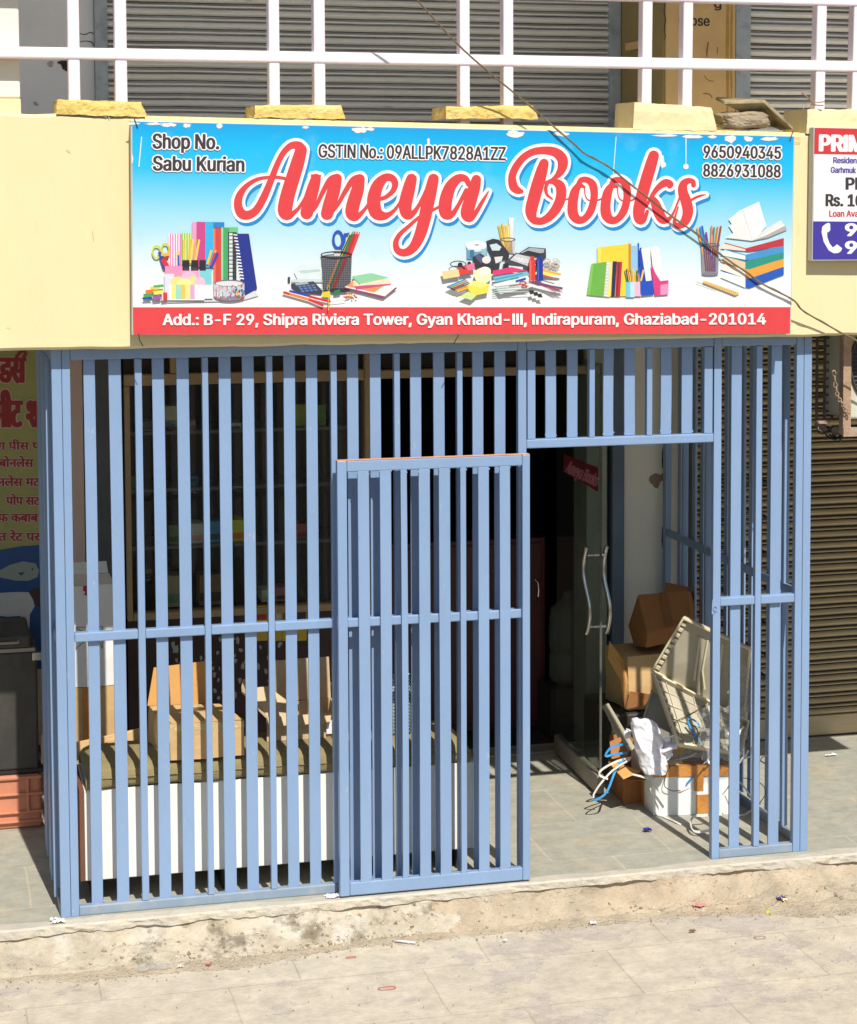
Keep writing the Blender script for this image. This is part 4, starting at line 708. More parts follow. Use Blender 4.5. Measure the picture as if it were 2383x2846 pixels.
# second sign at the right edge
s2 = thing('shop_sign', 'white notice board with red top band and blue band with telephone mark, at the right', 'sign', P(2400, 726, SY))
cq = [(2260, 353), (2262, 353), (2640, 361), (2630, 722), (2257, 725)]
g = MB(); g.prism([P(x, y, SY) for x, y in cq[1:]], (0, 0.056, 0)); g.build('sign_box', M['sign_side'], s2, bevel=0.003)
g = MB(); L0 = SY - 0.0015; laid(g, ([(2265, 356), (2636, 364), (2626, 719), (2260, 721)], [(0, 1, 2, 3)]), L0); g.build('printed_sheet', flat('sign_white_ink', (252, 248, 246)), s2, fixn=False)
g = MB(); laid(g, ([(2265, 355), (2636, 363), (2634, 434), (2263.5, 428)], [(0, 1, 2, 3)]), L0 - .0006); g.build('red_band', flat('red_band_ink', (214, 52, 58)), s2, fixn=False)
g = MB(); laid(g, ([(2261, 615), (2629, 618), (2626, 719), (2259.5, 721)], [(0, 1, 2, 3)]), L0 - .0006); g.build('blue_band', flat('indigo_band_ink', (66, 52, 160)), s2, fixn=False)
g = MB(); laid(g, text_polys('PRIM', (2280, 419), (2401, 421), 44, 4.0), L0 - .0012); g.build('white_title', flat('sign_white_ink', (252, 248, 246)), s2, fixn=False); g = MB()
hs = [(2296, 622), (2303, 619), (2308, 622), (2308, 640), (2303, 645), (2299, 646), (2300, 660), (2306, 676), (2315, 688), (2322, 683), (2327, 679), (2341, 690), (2338, 698), (2330, 703), (2318, 704), (2304, 696), (2290, 672), (2284, 645), (2286, 630)]
vf = union([hs]); laid(g, vf, L0 - .0012); g.build('telephone_mark', flat('sign_white_ink', (252, 248, 246)), s2, fixn=False); g = MB()
laid(g, text_polys('9', (2352, 655), (2381, 655), 33, 3.2), L0 - .0012); laid(g, text_polys('9', (2352, 704), (2381, 704), 33, 3.2), L0 - .0012)
g.build('phone_number_lettering', flat('sign_white_ink', (252, 248, 246)), s2, fixn=False)
g = MB(); laid(g, text_polys('Residen', (2317, 453), (2381, 454), 16, 0.9), L0 - .0012); laid(g, text_polys('Garhmuk', (2310, 480), (2379, 481), 16, 0.9), L0 - .0012); g.build('indigo_lettering', flat('indigo_ink', (82, 66, 160)), s2, fixn=False)
g = MB(); laid(g, text_polys('PR', (2353, 526), (2402, 526), 32, 2.4), L0 - .0012); laid(g, text_polys('Rs. 10', (2297, 572), (2398, 573), 32, 2.2), L0 - .0012); g.build('black_lettering', flat('near_black_ink', (56, 50, 58)), s2, fixn=False)
g = MB(); laid(g, text_polys('Loan Ava', (2306, 602), (2386, 602), 17, 0.9), L0 - .0012); g.build('red_lettering', flat('red_letter_ink', (200, 60, 80)), s2, fixn=False)

# overhead cable
cp = [(1085, -90, -.35), (1160, 0, -.31), (1290, 140, -.24), (1464, 287, -.172), (1583, 389, -.176), (1628, 428, -.180), (1688, 460, -.182), (1738, 500, -.182), (1849, 587, -.178), (1938.5, 652, -.174), (1992, 699, -.168), (2065, 750, -.167), (2125, 792, -.167), (2203, 832, -.163), (2232, 863, -.14), (2312, 910, -.12), (2383, 948, -.12), (2500, 1010, -.12)]
g = MB(); pts = [P(a, b_, c) for a, b_, c in spline(cp, 6)]
g.tube(pts, 0.0040, 8); g.tube([p + Vector((0.003 * math.sin(i * 0.9), -0.002, 0.005 * math.cos(i * 0.9))) for i, p in enumerate(pts[18:])], 0.0019, 6)
tag(g.build('cable', M['cable'], base=pts[40], smooth=True), 'thin dark twisted cable sagging diagonally across the signs', 'cable')

# wires tying the sign, hairline cracks, peeled patches
for pts in ([(374, 330), (378, 342), (383, 356)], [(386, 928), (388, 944), (398, 962)], [(2205, 364), (2200, 378), (2196, 392)], [(1276, 930), (1268, 944), (1261, 957)]):
    MB().tube([P(x, y, SY - .004 if i < 3 else SY) for i, (x, y) in enumerate(pts)], .0022, 6).build('tie_wire', M['black'], sg)
def blot(pts, Y, seed, amp=2.0):
    q = spline([tuple(map(float, p)) for p in pts], 5, True); return [(x + amp * noise.noise(Vector((x * .3, y * .3, seed))) * 2, y + amp * noise.noise(Vector((x * .3, y * .3, seed + 9))) * 2) for x, y in q]
def decal(name, polys, Y, m):
    for k, p in enumerate(polys): laid(MB(), union([p]), Y - .0002 * k).build(name, m, bld, fixn=False)
pY = YS - .0525; stain = mat('bare_plaster_brown', (0.34, 0.25, 0.18), .9, .35, 40); blk = mat('black_paint_smear', (0.03, 0.03, 0.035), .7, .3, 30)
decal('peeled_patch', [blot([(1805, 1330), (1818, 1316), (1835, 1318), (1850, 1312), (1850, 1332), (1838, 1338), (1828, 1358), (1815, 1350)], pY, 1)], pY, stain)
decal('paint_smear', [blot([(1842, 1460), (1847, 1462), (1847, 1520), (1845, 1555), (1842, 1525), (1839, 1500)], pY, 2, 1.2), blot([(1842, 1240), (1848, 1245), (1847, 1290), (1843, 1305), (1840, 1290)], pY, 3, 1.2)], pY, blk)
uY = YU - .002
decal('wall_hole', [blot([(160, 170), (192, 170), (191, 196), (180, 196), (171, 184)], uY, 4)], uY, mat('dark_hole', (0.06, 0.045, 0.03), .95, .5, 30))
decal('peeled_patch', [blot([(133, 172), (147, 170), (149, 180), (140, 187), (133, 182)], uY, 5), blot([(93, 282), (102, 284), (109, 293), (97, 293)], uY, 6, 1.2)], uY, mat('pale_bare_plaster', (0.5, 0.43, 0.36), .9, .3, 40))
for pts in ([(222, 93, 1.6), (238, 96, 2.2), (250, 90, 2.0), (259, 93, 3.0)], [(224, 116, 1.8), (240, 114, 2.0), (256, 118, 3.0), (260, 128, 2.0)]): laid(MB(), union(stroke(pts)), uY - .001).build('wall_crack', blk, bld, fixn=False)
laid(MB(), union(stroke([(1849, 8, 3), (1846, 30, 2.4), (1850, 55, 3), (1847, 80, 2.6), (1850, 100, 2), (1846, 112, 1.5)])), yc - .002).build('wall_crack', blk, bld, fixn=False)
for pts in ([(1958, 210, 1.4), (1968, 222, 1.6), (1984, 226, 1.4)], [(1955, 260, 2), (1972, 262, 2.4), (1980, 272, 2)], [(1969, 118, 3), (1966, 140, 4), (1965, 158, 2)], [(1995, 132, 2.4), (1994, 150, 1.5)]): laid(MB(), union(stroke(pts)), yc - .002).build('wall_crack', mat('brown_scuff', (0.24, 0.14, 0.06), .9, .3, 30), bld, fixn=False)
for x0, w in ((2020, 8), (2032, 5)): laid(MB(), union([blot([(x0, 6), (x0 + w, 6), (x0 + w - 1, 120), (x0 + w * .6, 300), (x0, 300), (x0 - 2, 150)], 0, 8, 1.5)]), yc - .001).build('rust_streak', mat('ochre_rust_streak', (0.52, 0.29, 0.06), .8, .2, 20), bld, fixn=False)
for pts in ([(352, 770, 1.0), (357, 800, 1.4), (352, 830, .8)], [(176, 796, 2), (186, 800, 2.6), (195, 803, 1.6)]): pass
fY = FY - .007
for pts in ([(184, 413, 1.4), (192, 419, 2), (197, 421, 1.2)], [(258, 640, 1.2), (262, 668, 1.0)], [(20, 905, 1.4), (30, 908, 1.2)], [(300, 318, 3), (305, 330, 2), (302, 322, 2)], [(252, 319, 2.5), (275, 321, 2), (296, 325, 3)]): laid(MB(), union(stroke(pts)), fY).build('paint_chip', mat('chipped_plaster', (0.62, 0.52, 0.36), .9, .3, 30), bld, fixn=False)

# ================================================================== BLUE SECURITY GRILLE
gr = thing('security_grille', 'sky blue steel bar grille caging the shop front with a doorway on its right', 'grille', (1.79, 0, 0))
jr = random.Random(17)
def bx(a, b_, name='bar', par=None, mt='blue', bev=0.0025):
    m_ = MB()
    if name == 'bar':     # hand-fitted bars: never quite straight or parallel
        n_ = 8; ph = jr.uniform(0, 6); am = jr.uniform(-.0022, .0022); tl = jr.uniform(-.0016, .0016); am2 = jr.uniform(-.0015, .0015); x0, y0, z0 = a; x1, y1, z1 = b_; vs = []
        for i in range(n_ + 1):
            t = i / n_; d = am * math.sin(3.14 * t + .3 * math.sin(ph)) + tl * (t - .5); e_ = am2 * math.sin(6.28 * t + ph) * .6
            z = z0 + (z1 - z0) * t; vs += [(x0 + d, y0 + e_, z), (x1 + d, y0 + e_, z), (x1 + d, y1 + e_, z), (x0 + d, y1 + e_, z)]
        fs = [(3, 2, 1, 0), tuple(4 * n_ + q for q in range(4))]
        for i in range(n_): fs += [(4 * i + q, 4 * i + (q + 1) % 4, 4 * i + 4 + (q + 1) % 4, 4 * i + 4 + q) for q in range(4)]
        m_.add(vs, fs)
        for zz in (z0 + .012, z1 - .01):      # weld beads where a bar meets the rail
            for q in range(2):
                cx = (x0 if q else x1) + jr.uniform(-.002, .002); cz = zz + jr.uniform(-.006, .006); r_ = jr.uniform(.0035, .006)
                m_.add([(cx - r_, y0, cz), (cx + r_, y0, cz), (cx, y0 - r_ * .7, cz), (cx, y0 + r_, cz), (cx, y0, cz - r_ * 1.5), (cx, y0, cz + r_ * 1.5)], [(0, 2, 4), (2, 1, 4), (1, 3, 4), (3, 0, 4), (2, 0, 5), (1, 2, 5), (3, 1, 5), (0, 3, 5)])
    else: m_.box(a, b_)
    if name == 'rail' and bev: bev = 0.006
    if name == 'stile': bev = 0.004
    return m_.build(name, M[mt], par or gr, bevel=bev, seg=3 if name == 'rail' else 2)
XW = P(2249, 2370).x
ZT = 2.56; ZRB = 2.483; ZM = 1.255; RH = 0.021
def X0(px, y=1720): return P(px, y, 0).x
posts = [(155.5, 183.3, 1719, 0, ZT), (184.3, 207, 1719, 0.0, ZT), (1441, 1464, 1199, 0.0, ZT), (1985, 2006, 1180, 0.0, ZT), (2214, 2233.6, 1180, 0.0, ZT), (2234.6, 2256, 1180, 0, ZT)]
for a, b_, y, z0, z1 in posts: bx((X0(a, y), 0, z0), (X0(b_, y), 0.04, z1), 'post')
thin = [(385, 404.6, 1719), (570.7, 587.5, 1719), (747.7, 764.8, 1732), (921, 938, 1199), (1097, 1113, 1199), (1271.6, 1286.7, 1199)]
wide = [(243, 275, 1719), (313.4, 347.7, 1719), (433, 466, 1719), (500, 533.6, 1719), (617, 650, 1725), (681, 713, 1732), (795.5, 827, 1732), (857, 888, 1732), (966, 997, 1199), (1029.7, 1059.8, 1199), (1141, 1171.5, 1199), (1206, 1236.6, 1199), (1314.6, 1344.5, 1199), (1376, 1406, 1199)]
xa, xb = X0(207.2, 1719), X0(1441, 1199); xj0, xj1 = X0(1464, 1199), X0(1985, 1180); xq0, xq1 = X0(2006, 1180), X0(2214, 1180)
for a, b_, y in thin: bx((X0(a, y), 0, 0.045), (X0(b_, y), 0.036, ZRB), 'post')
for a, b_, y in wide: bx((P(a, y, .026).x, 0.026, 0.036), (P(b_, y, .026).x, 0.040, ZRB + 0.02))
# rails broken at the thin uprights
def rails(x0, x1, cuts, z0, z1, y0, y1, mt='blue', name='rail'):
    xs_ = [x0] + sum([[X0(a, y) - 0.0004, X0(b_, y) + 0.0004] for a, b_, y in cuts], []) + [x1]
    for i in range(0, len(xs_), 2): bx((xs_[i], y0, z0), (xs_[i + 1], y1, z1), name, mt=mt)
rails(xa, xb, [], ZRB + 0.001, ZT, 0.001, 0.025)
rails(xa, xb, thin, ZM - RH, ZM + RH, 0.002, 0.046)
rails(xa, xb, [], 0.0, 0.044, 0.001, 0.046, 'blue_low')
# transom over the doorway
zl0, zl1 = P(1700, 1239).z, P(1700, 1214).z
bx((xj0 + 0.0005, -0.001, zl0), (xj1 - 0.0005, 0.041, zl1), 'rail')
bx((X0(1467, 1199), 0, zl1 + 0.0005), (X0(1489, 1199), 0.036, ZRB), 'post'); bx((X0(1958, 1199), 0, zl1 + 0.0005), (X0(1981, 1199), 0.036, ZRB), 'post')
for a, b_ in ((1639, 1654), (1798.5, 1813.6)): bx((X0(a, 1199), 0, zl1 + 0.0005), (X0(b_, 1199), 0.036, ZRB), 'post')
for a, b_ in ((1516.5, 1546), (1577, 1606), (1678, 1706), (1736, 1765.4), (1836, 1866), (1895, 1925)): bx((P(a, 1199, .026).x, 0.026, zl1 + 0.001), (P(b_, 1199, .026).x, 0.039, ZRB + 0.02))
rails(xj0 + 0.001, xj1 - 0.001, [], ZRB + 0.001, ZT, 0.001, 0.025)
# right panel
bx((X0(2103, 1180), 0, 0.045), (X0(2119, 1180), 0.036, ZRB), 'post')
for a, b_ in ((2033.5, 2062), (2144, 2173)): bx((P(a, 1180, .026).x, 0.026, 0.036), (P(b_, 1180, .026).x, 0.040, ZRB + 0.02))
rails(xq0, xq1, [], ZRB + 0.001, ZT, 0.001, 0.025); rails(xq0, xq1, [(2103, 2119, 1180)], ZM - RH, ZM + RH, 0.002, 0.046); rails(xq0, xq1, [], 0, 0.044, 0.001, 0.046, 'blue_low')
# hasp on the doorway post
g = MB(); xh = X0(1985, 1180); c = Vector((xh - 0.004, -0.004, ZM - 0.03)); 
g.prism([c + Vector((a, 0, b_)) for a, b_ in ((0.0, 0.045), (0.018, 0.045), (0.026, 0.03), (0.026, -0.012), (0.0, -0.026), (-0.004, -0.02))], (0, 0.0045, 0)); g.tube([c + Vector((0.012 + 0.008 * math.cos(t), -0.003, 0.002 + 0.012 * math.sin(t))) for t in [i * .628 for i in range(10)]], 0.0025, 6, True)
g.build('hasp', M['blue'], gr)
# side panels running back to the wall
for side, xs0 in (('L', 0.0), ('R', XW - 0.036)):
    xa_, xb_ = xs0, xs0 + 0.036; DE = 1.17 if side == 'L' else 2.08
    bx((xa_, DE, 0), (xb_, DE + 0.05, ZT), 'post')
    for z0, z1, mt in ((0.0, 0.044, 'blue_low'), (ZM - RH, ZM + RH, 'blue'), (ZRB, ZT, 'blue')): bx((xa_ + 0.006, 0.041, z0), (xb_ - 0.006, DE - .001, z1), 'rail', mt=mt)
    y = 0.16; k = 0
    while y < DE - .055:
        w = 0.022 if k % 3 == 1 else 0.05
        if side == 'L': bx((xa_ + (0.0 if k % 3 == 1 else -0.009), y, 0.045), (xa_ + (0.034 if k % 3 == 1 else 0.005), y + w, ZRB))
        else: bx((xb_ - (0.034 if k % 3 == 1 else 0.005), y, 0.045), (xb_ + (0.0 if k % 3 == 1 else 0.009), y + w, ZRB))
        y += 0.125; k += 1

# sliding gate leaf standing in front of the left panel
YD = -0.095
gt = thing('sliding_gate', 'sky blue barred gate leaf slid left in front of the grille, bare orange top edge', 'gate', (1.7, YD, 0.01))
def XD(px, y=1517): return P(px, y, YD).x
xg0, xg1 = XD(939), XD(1474); zgt = P(1205, 1272, YD).z; zg0 = 0.012
bx((xg0, YD, zg0), (XD(966), YD + .04, zgt - 0.0005), 'stile', gt); bx((XD(1453), YD, zg0), (xg1, YD + .04, zgt - 0.0005), 'stile', gt)
bx((XD(966) + .0003, YD + .0006, zgt - 0.052), (XD(1453) - .0003, YD + .0394, zgt - 0.001), 'rail', gt); bx((XD(966) + .0003, YD + .0006, zg0 + 0.0005), (XD(1453) - .0003, YD + .0394, zg0 + 0.062), 'rail', gt, 'blue')
bx((xg0 + .001, YD + .001, zgt - 0.0004), (xg1 - .001, YD + .039, zgt + 0.0012), 'bare_edge', gt, 'primer', 0)
zm2 = P(1205, 1721, YD).z
db = [(996.6, 1027.7), (1057.5, 1088.6), (1115.5, 1133), (1165, 1196), (1222, 1253), (1281, 1296.7), (1330.5, 1360), (1390, 1419)]
for i, (a, b_) in enumerate(db):
    tn = b_ - a < 20; bx((XD(a), YD + (0.002 if not tn else 0.001), zg0 + 0.058), (XD(b_), YD + (0.016 if not tn else 0.032), zgt - 0.050), 'bar', gt)
bx((XD(966) + .0003, YD + 0.0165, zm2 - RH), (XD(1453) - .0003, YD + 0.036, zm2 + RH), 'rail', gt)

# ================================================================== SHOP FRONT
dw = thing('display_window', 'tall shop window in a beige wooden frame behind the left bars', 'window', (1.15, YS, 0))
ztop = P(700, 1032, YS).z; zbt = P(700, 1063, YS).z; xm0, xm1 = P(1010, 1200, YS).x, P(1027, 1200, YS).x; zsill = P(600, 1690, YS).z
f_ = lambda a, b_: MB().box(a, b_).build('frame', M['wood'], dw, bevel=0.006)
f_((xl, YS - .05, zbt), (xm0 - .001, YS + .05, ztop)); f_((xl, YS - .05, zsill - 0.04), (xl + .03, YS + .05, zbt - .001)); f_((xm0, YS - .055, 0.0), (xm1, YS + .055, 2.55)); f_((xl + .031, YS - .05, zsill - 0.04), (xm0 - .001, YS + .05, zsill))
f_((xm1 + .001, YS - .05, P(1300, 1045, YS).z), (P(1650, 1200, YS).x, YS + .05, P(1300, 1022, YS).z)); f_((P(471, 1000, YS).x, YS - .045, ztop + .001), (P(489, 1000, YS).x, YS + .05, 2.55))
MB().box((xl + .031, YS - .006, zsill + .001), (xm0 - .001, YS, zbt - .001)).build('pane', M['glass'], dw)
MB().box((xl, YS - .03, 0), (xm0 - .001, YS + .03, zsill - .041)).build('base_panel', M['maroon'], dw)
g = MB(); r2 = random.Random(5); ch = []
for i in range(80):
    cx = r2.choice([r2.gauss(590, 25), r2.gauss(660, 30), r2.gauss(740, 30), r2.gauss(480, 30)]); cy = r2.uniform(1775, 1960); a0 = r2.uniform(0, 6); s_ = r2.uniform(3, 8)
    if 355 < cx < 960: ch.append([(cx + s_ * math.cos(a0 + t) * (0.4 + r2.random()), cy + 1.6 * s_ * math.sin(a0 + t) * (0.4 + r2.random())) for t in [k * 1.05 for k in range(6)]])
laid(g, union(ch), YS - 0.0325); g.build('torn_paper', M['scrap'], dw, fixn=False)
for k, zpx in enumerate((1192, 1350, 1508)):
    z = P(600, zpx, 2.3).z; MB().box((xl + .02, 2.262, z - 0.02), (xm0 - .02, 2.62, z)).build('shelf', mat('dim_glass_shelf', (0.16, 0.17, 0.16), 0.3), dw, bevel=0.003)
MB().box((xl, 2.64, 0), (xm0, 2.68, 2.5)).build('back_board', mat('brown_back_board', (0.10, 0.075, 0.055), .7, .25, 5, stretch=(3, 1, .3)), dw)
goods = [  # px rect, colour, label, lettering
    ((378, 1168, 545, 1196), (120, 118, 105), 'grey stationery carton lettered across its front on the top window shelf', [('US', 404, 424), ('ES+', 455, 485)]),
    ((456, 1128, 500, 1168), (170, 165, 140), 'cream packet with a red loop on the top window shelf', []),
    ((640, 1177, 672, 1203), (150, 190, 165), 'pale green packet lettered in black on the top shelf', [('mlin', 645, 668)]),
    ((815, 1124, 852, 1196), (120, 140, 50), 'olive green box standing tall on the top window shelf', []),
    ((880, 1124, 906, 1190), (90, 120, 60), 'dark green box at the right of the top window shelf', []),
    ((345, 1322, 384, 1350), (70, 110, 40), 'green notebook pack on the middle shelf by the wooden frame', []),
    ((520, 1322, 552, 1350), (60, 90, 140), 'blue box with white lettering on the middle window shelf', [('ier', 530, 547)]),
    ((530, 1454, 565, 1508), (190, 185, 170), 'white box with a red spine on the lower window shelf', []),
    ((582, 1448, 614, 1508), (60, 130, 160), 'blue and yellow box on the lower window shelf', []),
    ((646, 1444, 682, 1508), (215, 190, 40), 'bright yellow box on the lower window shelf', []),
    ((470, 1460, 500, 1508), (90, 110, 70), 'small green box at the left of the lower window shelf', []),
    ((818, 1455, 852, 1508), (140, 70, 60), 'reddish box at the right of the lower window shelf', []),
    ((466, 1600, 500, 1688), (150, 140, 110), 'cream carton standing at the bottom of the window', []),
    ((555, 1595, 640, 1688), (120, 100, 75), 'brown carton standing at the bottom of the window', []),
    ((728, 1640, 760, 1688), (170, 185, 160), 'small pale box at the bottom of the window', []),
    ((765, 1632, 800, 1688), (165, 110, 120), 'small pink box at the bottom of the window', [])]
for (x0, y0, x1, y1), c, lab, tx in goods:
    Yg = 2.29; a = P(x0, y1, Yg); b_ = P(x1, y0, Yg)
    zb0 = min([P(600, zp, 2.3).z for zp in (1192, 1350, 1508)] + [zsill], key=lambda z: abs(z - a.z))
    t = thing('goods_box', lab, 'box', ((a.x + b_.x) / 2, Yg + .08, zb0 + .001), 'goods in the shop window')
    MB().box((a.x, Yg, zb0 + .001), (b_.x, Yg + 0.16, max(b_.z, zb0 + .03))).build('carton', flat('goods_%d_%d' % (c[0], x0), tuple(min(240, int(v * 1.35)) for v in c), 0.85), t, bevel=0.003)
    MB().box((a.x + .004, Yg - .001, zb0 + .004 + (b_.z - zb0) * .12), (b_.x - .004, Yg - .0002, zb0 + (b_.z - zb0) * .42)).build('label_patch', flat('patch_%d' % x0, tuple(min(255, int(v * r2.uniform(0.6, 1.5))) for v in c), 0.8), t)
    if tx:
        g = MB()
        for s_, xa0, xb0 in tx: laid(g, text_polys(s_, (xa0, y0 + (y1 - y0) * .62), (xb0, y0 + (y1 - y0) * .62), 11, 0.5), Yg - .0018)
        g.build('lettering', flat('goods_letter', (40, 40, 40) if 'black' in lab or 'lettered' in lab else (225, 225, 225)), t, fixn=False)
# yellow leaflets taped on the base panel
for k, (x0, x1) in enumerate(((712, 744), (766, 784), (785, 800), (820, 853))):
    lab = ['yellow leaflet with a red picture, leftmost below the window', 'pale yellow leaflet second from the left below the window', 'narrow yellow leaflet third from the left below the window', 'yellow leaflet with a dark portrait, rightmost below the window'][k]
    t = thing('leaflet', lab, 'leaflet', P((x0 + x1) / 2, 1780, YS - .034), 'yellow leaflets on the window base')
    g = MB(); laid(g, ([(x0, 1684), (x1, 1683), (x1, 1780), (x0, 1782)], [(0, 1, 2, 3)]), YS - .0365); g.build('sheet', flat('leaflet_yellow', (226, 190, 60)), t, fixn=False)
    g = MB(); laid(g, ([(x0 + 2, 1700), (x1 - 2, 1699), (x1 - 2, 1722), (x0 + 2, 1723)], [(0, 1, 2, 3)]), YS - .0372); laid(g, (disc((x0 + x1) / 2, 1745, 6), [tuple(range(12))]), YS - .0372); g.build('picture', flat('leaflet_pic_%d' % k, [(190, 60, 50), (215, 205, 190), (120, 90, 80), (70, 55, 60)][k]), t, fixn=False)

# opened glass door
hx, hy, ex, ey = 2.915, 2.12, 2.889, 1.20
dr = thing('glass_door', 'frameless glass door standing open with steel pull handles and red sticker', 'door', (hx, hy, 0.01))
dv = Vector((ex - hx, ey - hy, 0)); dl = dv.length; dn = Vector((-dv.y, dv.x, 0)).normalized()   # dn points to +x
if dn.x < 0: dn = -dn
def DP(u, z, off=0.0): return Vector((hx, hy, 0)) + dv * u + Vector((0, 0, z)) + dn * off
g = MB(); g.obox(DP(0, 0.115, -.005), dv, dn * 0.010, (0, 0, 2.2)); g.build('pane', M['door_glass'], dr)
g = MB(); g.obox(DP(0, 0.012, -.02), dv, dn * 0.04, (0, 0, 0.10)); g.build('bottom_rail', M['door_rail'], dr, bevel=0.004)
g = MB(); g.obox(DP(0.992, 0.115, -.006), dv * 0.008, dn * 0.012, (0, 0, 2.2)); g.build('edge_strip', mat('worn_edge_seal', (0.12, 0.11, 0.10), 0.7, 0.4, 25), dr)
sk = thing('sticker', 'dark red sticker with the shop name on the glass door', 'sticker', DP(.6, 1.68, -.008))
us = [(1568, 1265), (1665, 1318), (1663, 1366), (1566, 1295)]
def DPL(x, y, off):   # measured point on the door plane
    v = ray((x, y)); pl = DP(0, 0, off); t = (pl - CAM).dot(dn) / v.dot(dn); return CAM + v * t
stk = [(1568, 1262), (1664, 1300), (1663, 1367), (1566, 1310)]
g = MB(); g.add([DPL(x, y, -.0065) for x, y in stk], [(0, 1, 2, 3)]); g.build('sheet', mat('sticker_red', (0.22, 0.02, 0.03), 0.5), sk, fixn=False)
vs, fs = text_polys('Ameya Books', (1571, 1312), (1656, 1352), 31, 1.2); vs = [(x, y) for x, y in vs]
g = MB(); g.add([DPL(x, y, -.0075) for x, y in vs], fs); g.build('sticker_lettering', flat('sticker_pink', (225, 150, 160)), sk, fixn=False)
for off, nm in ((-.055, 'a'), (.055, 'b')):
    prof = [(0, 0.72), (.3, 0.725), (1, 0.0)]
    pts = [DP(0.905 + 0.022 * math.sin((z - 0.86) / 0.47 * 6.283), z, off + 0.013 * math.sin((z - 0.86) / 0.47 * 6.283)) for z in [0.86 + 0.47 * i / 24 for i in range(25)]]
    MB().tube(pts, 0.0125, 12).build('pull_handle', M['steel'], dr, smooth=True)
for z in (0.90, 1.285): MB().tube([DP(.905, z, -.05), DP(.905, z, -.008), DP(.905, z, .008), DP(.905, z, .05)], [0.007, 0.007, 0.010, 0.010], 10).build('handle_pin', M['steel'], dr)

# dim inside of the shop: red cabinet and a water can
cb = thing('cabinet', 'dark red wooden cabinet deep inside the shop behind the doorway', 'cabinet', (2.6, 2.9, 0))
MB().box((1.95, 2.75, 0.0), (3.02, 3.2, 1.15)).build('body', M['redwood'], cb, bevel=0.006)
for k in range(3): MB().box((1.96 + .35 * k, 2.735, 0.05), (2.295 + .35 * k, 2.749, 1.12)).build('cabinet_door', M['redwood'], cb, bevel=0.004)
for k in range(3):
    cxk = 2.25 + .35 * k
    MB().tube([(cxk, 2.733, .78), (cxk + .015, 2.715, .80), (cxk + .018, 2.712, .84), (cxk + .015, 2.715, .88), (cxk, 2.733, .90)], 0.005, 6).build('handle', M['steel'], cb)
wc = thing('water_can', 'dim greenish plastic water can standing behind the glass door', 'water can', (3.1, 2.55, 0.0))
MB().lathe([(0.11, 0), (0.12, 0.02), (0.12, 0.16), (0.113, 0.17), (0.113, 0.19), (0.12, 0.20), (0.12, 0.34), (0.113, 0.35), (0.12, 0.37), (0.11, 0.44), (0.05, 0.49), (0.035, 0.51), (0.035, 0.54)], (3.13, 2.62, 0.30), 24).build('bottle', mat('can_plastic', (0.11, 0.13, 0.10), 0.3), wc, smooth=True)
MB().box((2.96, 2.42, 0.0), (3.24, 2.70, 0.298)).build('stand', M['dark'], wc, bevel=0.004)

# ================================================================== BENCH AND BOXES
YB = 0.145; bxl, bxr = 0.106, 1.94; byb = 0.62; zc0 = 0.528
bn = thing('storage_bench', 'long white bench box with a dusty olive cushion behind the bars', 'bench', (1.02, 0.4, 0))
MB().box((bxl + .022, YB, 0.112), (bxr, byb, zc0)).build('body', M['white'], bn, bevel=0.003)
MB().box((bxl, YB - .002, 0.112), (bxl + .021, byb, zc0 + .002)).build('end_board', M['brown'], bn, bevel=0.002)
for x in (0.16, 0.75, 1.35, 1.86): MB().box((x, YB + .06, 0), (x + .05, byb - .03, 0.111)).build('leg', M['black'], bn)
g = MB()
def cush(u, v):
    x = bxl + 0.03 + (bxr - bxl - 0.05) * u; prof = [(YB + .01, zc0 + .002), (YB - .012, zc0 + .012), (YB - .018, zc0 + .05), (YB - .005, zc0 + .088), (YB + .04, zc0 + .105), (YB + .2, zc0 + .11), (byb - .05, zc0 + .105), (byb, zc0 + .09), (byb + .01, zc0 + .05), (byb, zc0 + .002)]
    t = v * 9; k = min(int(t), 8); f = t - k; y = prof[k][0] * (1 - f) + prof[k + 1][0] * f; z = prof[k][1] * (1 - f) + prof[k + 1][1] * f
    e = min(u, 1 - u) * 30; r = min(1, e) ** 0.5; z = zc0 + (z - zc0) * (0.55 + 0.45 * r)
    return Vector((x, y, z)) + Vector((0, 1, 1)) * 0.006 * noise.noise(Vector((x * 5, y * 7, z * 5)))
g.grid(cush, 90, 27); g.build('cushion', M['olive'], bn, smooth=True)
MB().tube([(bxl + .04 + 1.77 * i / 40, YB - .019, zc0 + .052 + .002 * math.sin(i)) for i in range(41)], 0.004, 6).build('piping', M['olive'], bn)
MB().box((bxl + .03, YB + .08, zc0 + .0005), (bxl + .032, byb - .02, zc0 + .002)).build('edge_trim', M['brown'], bn)

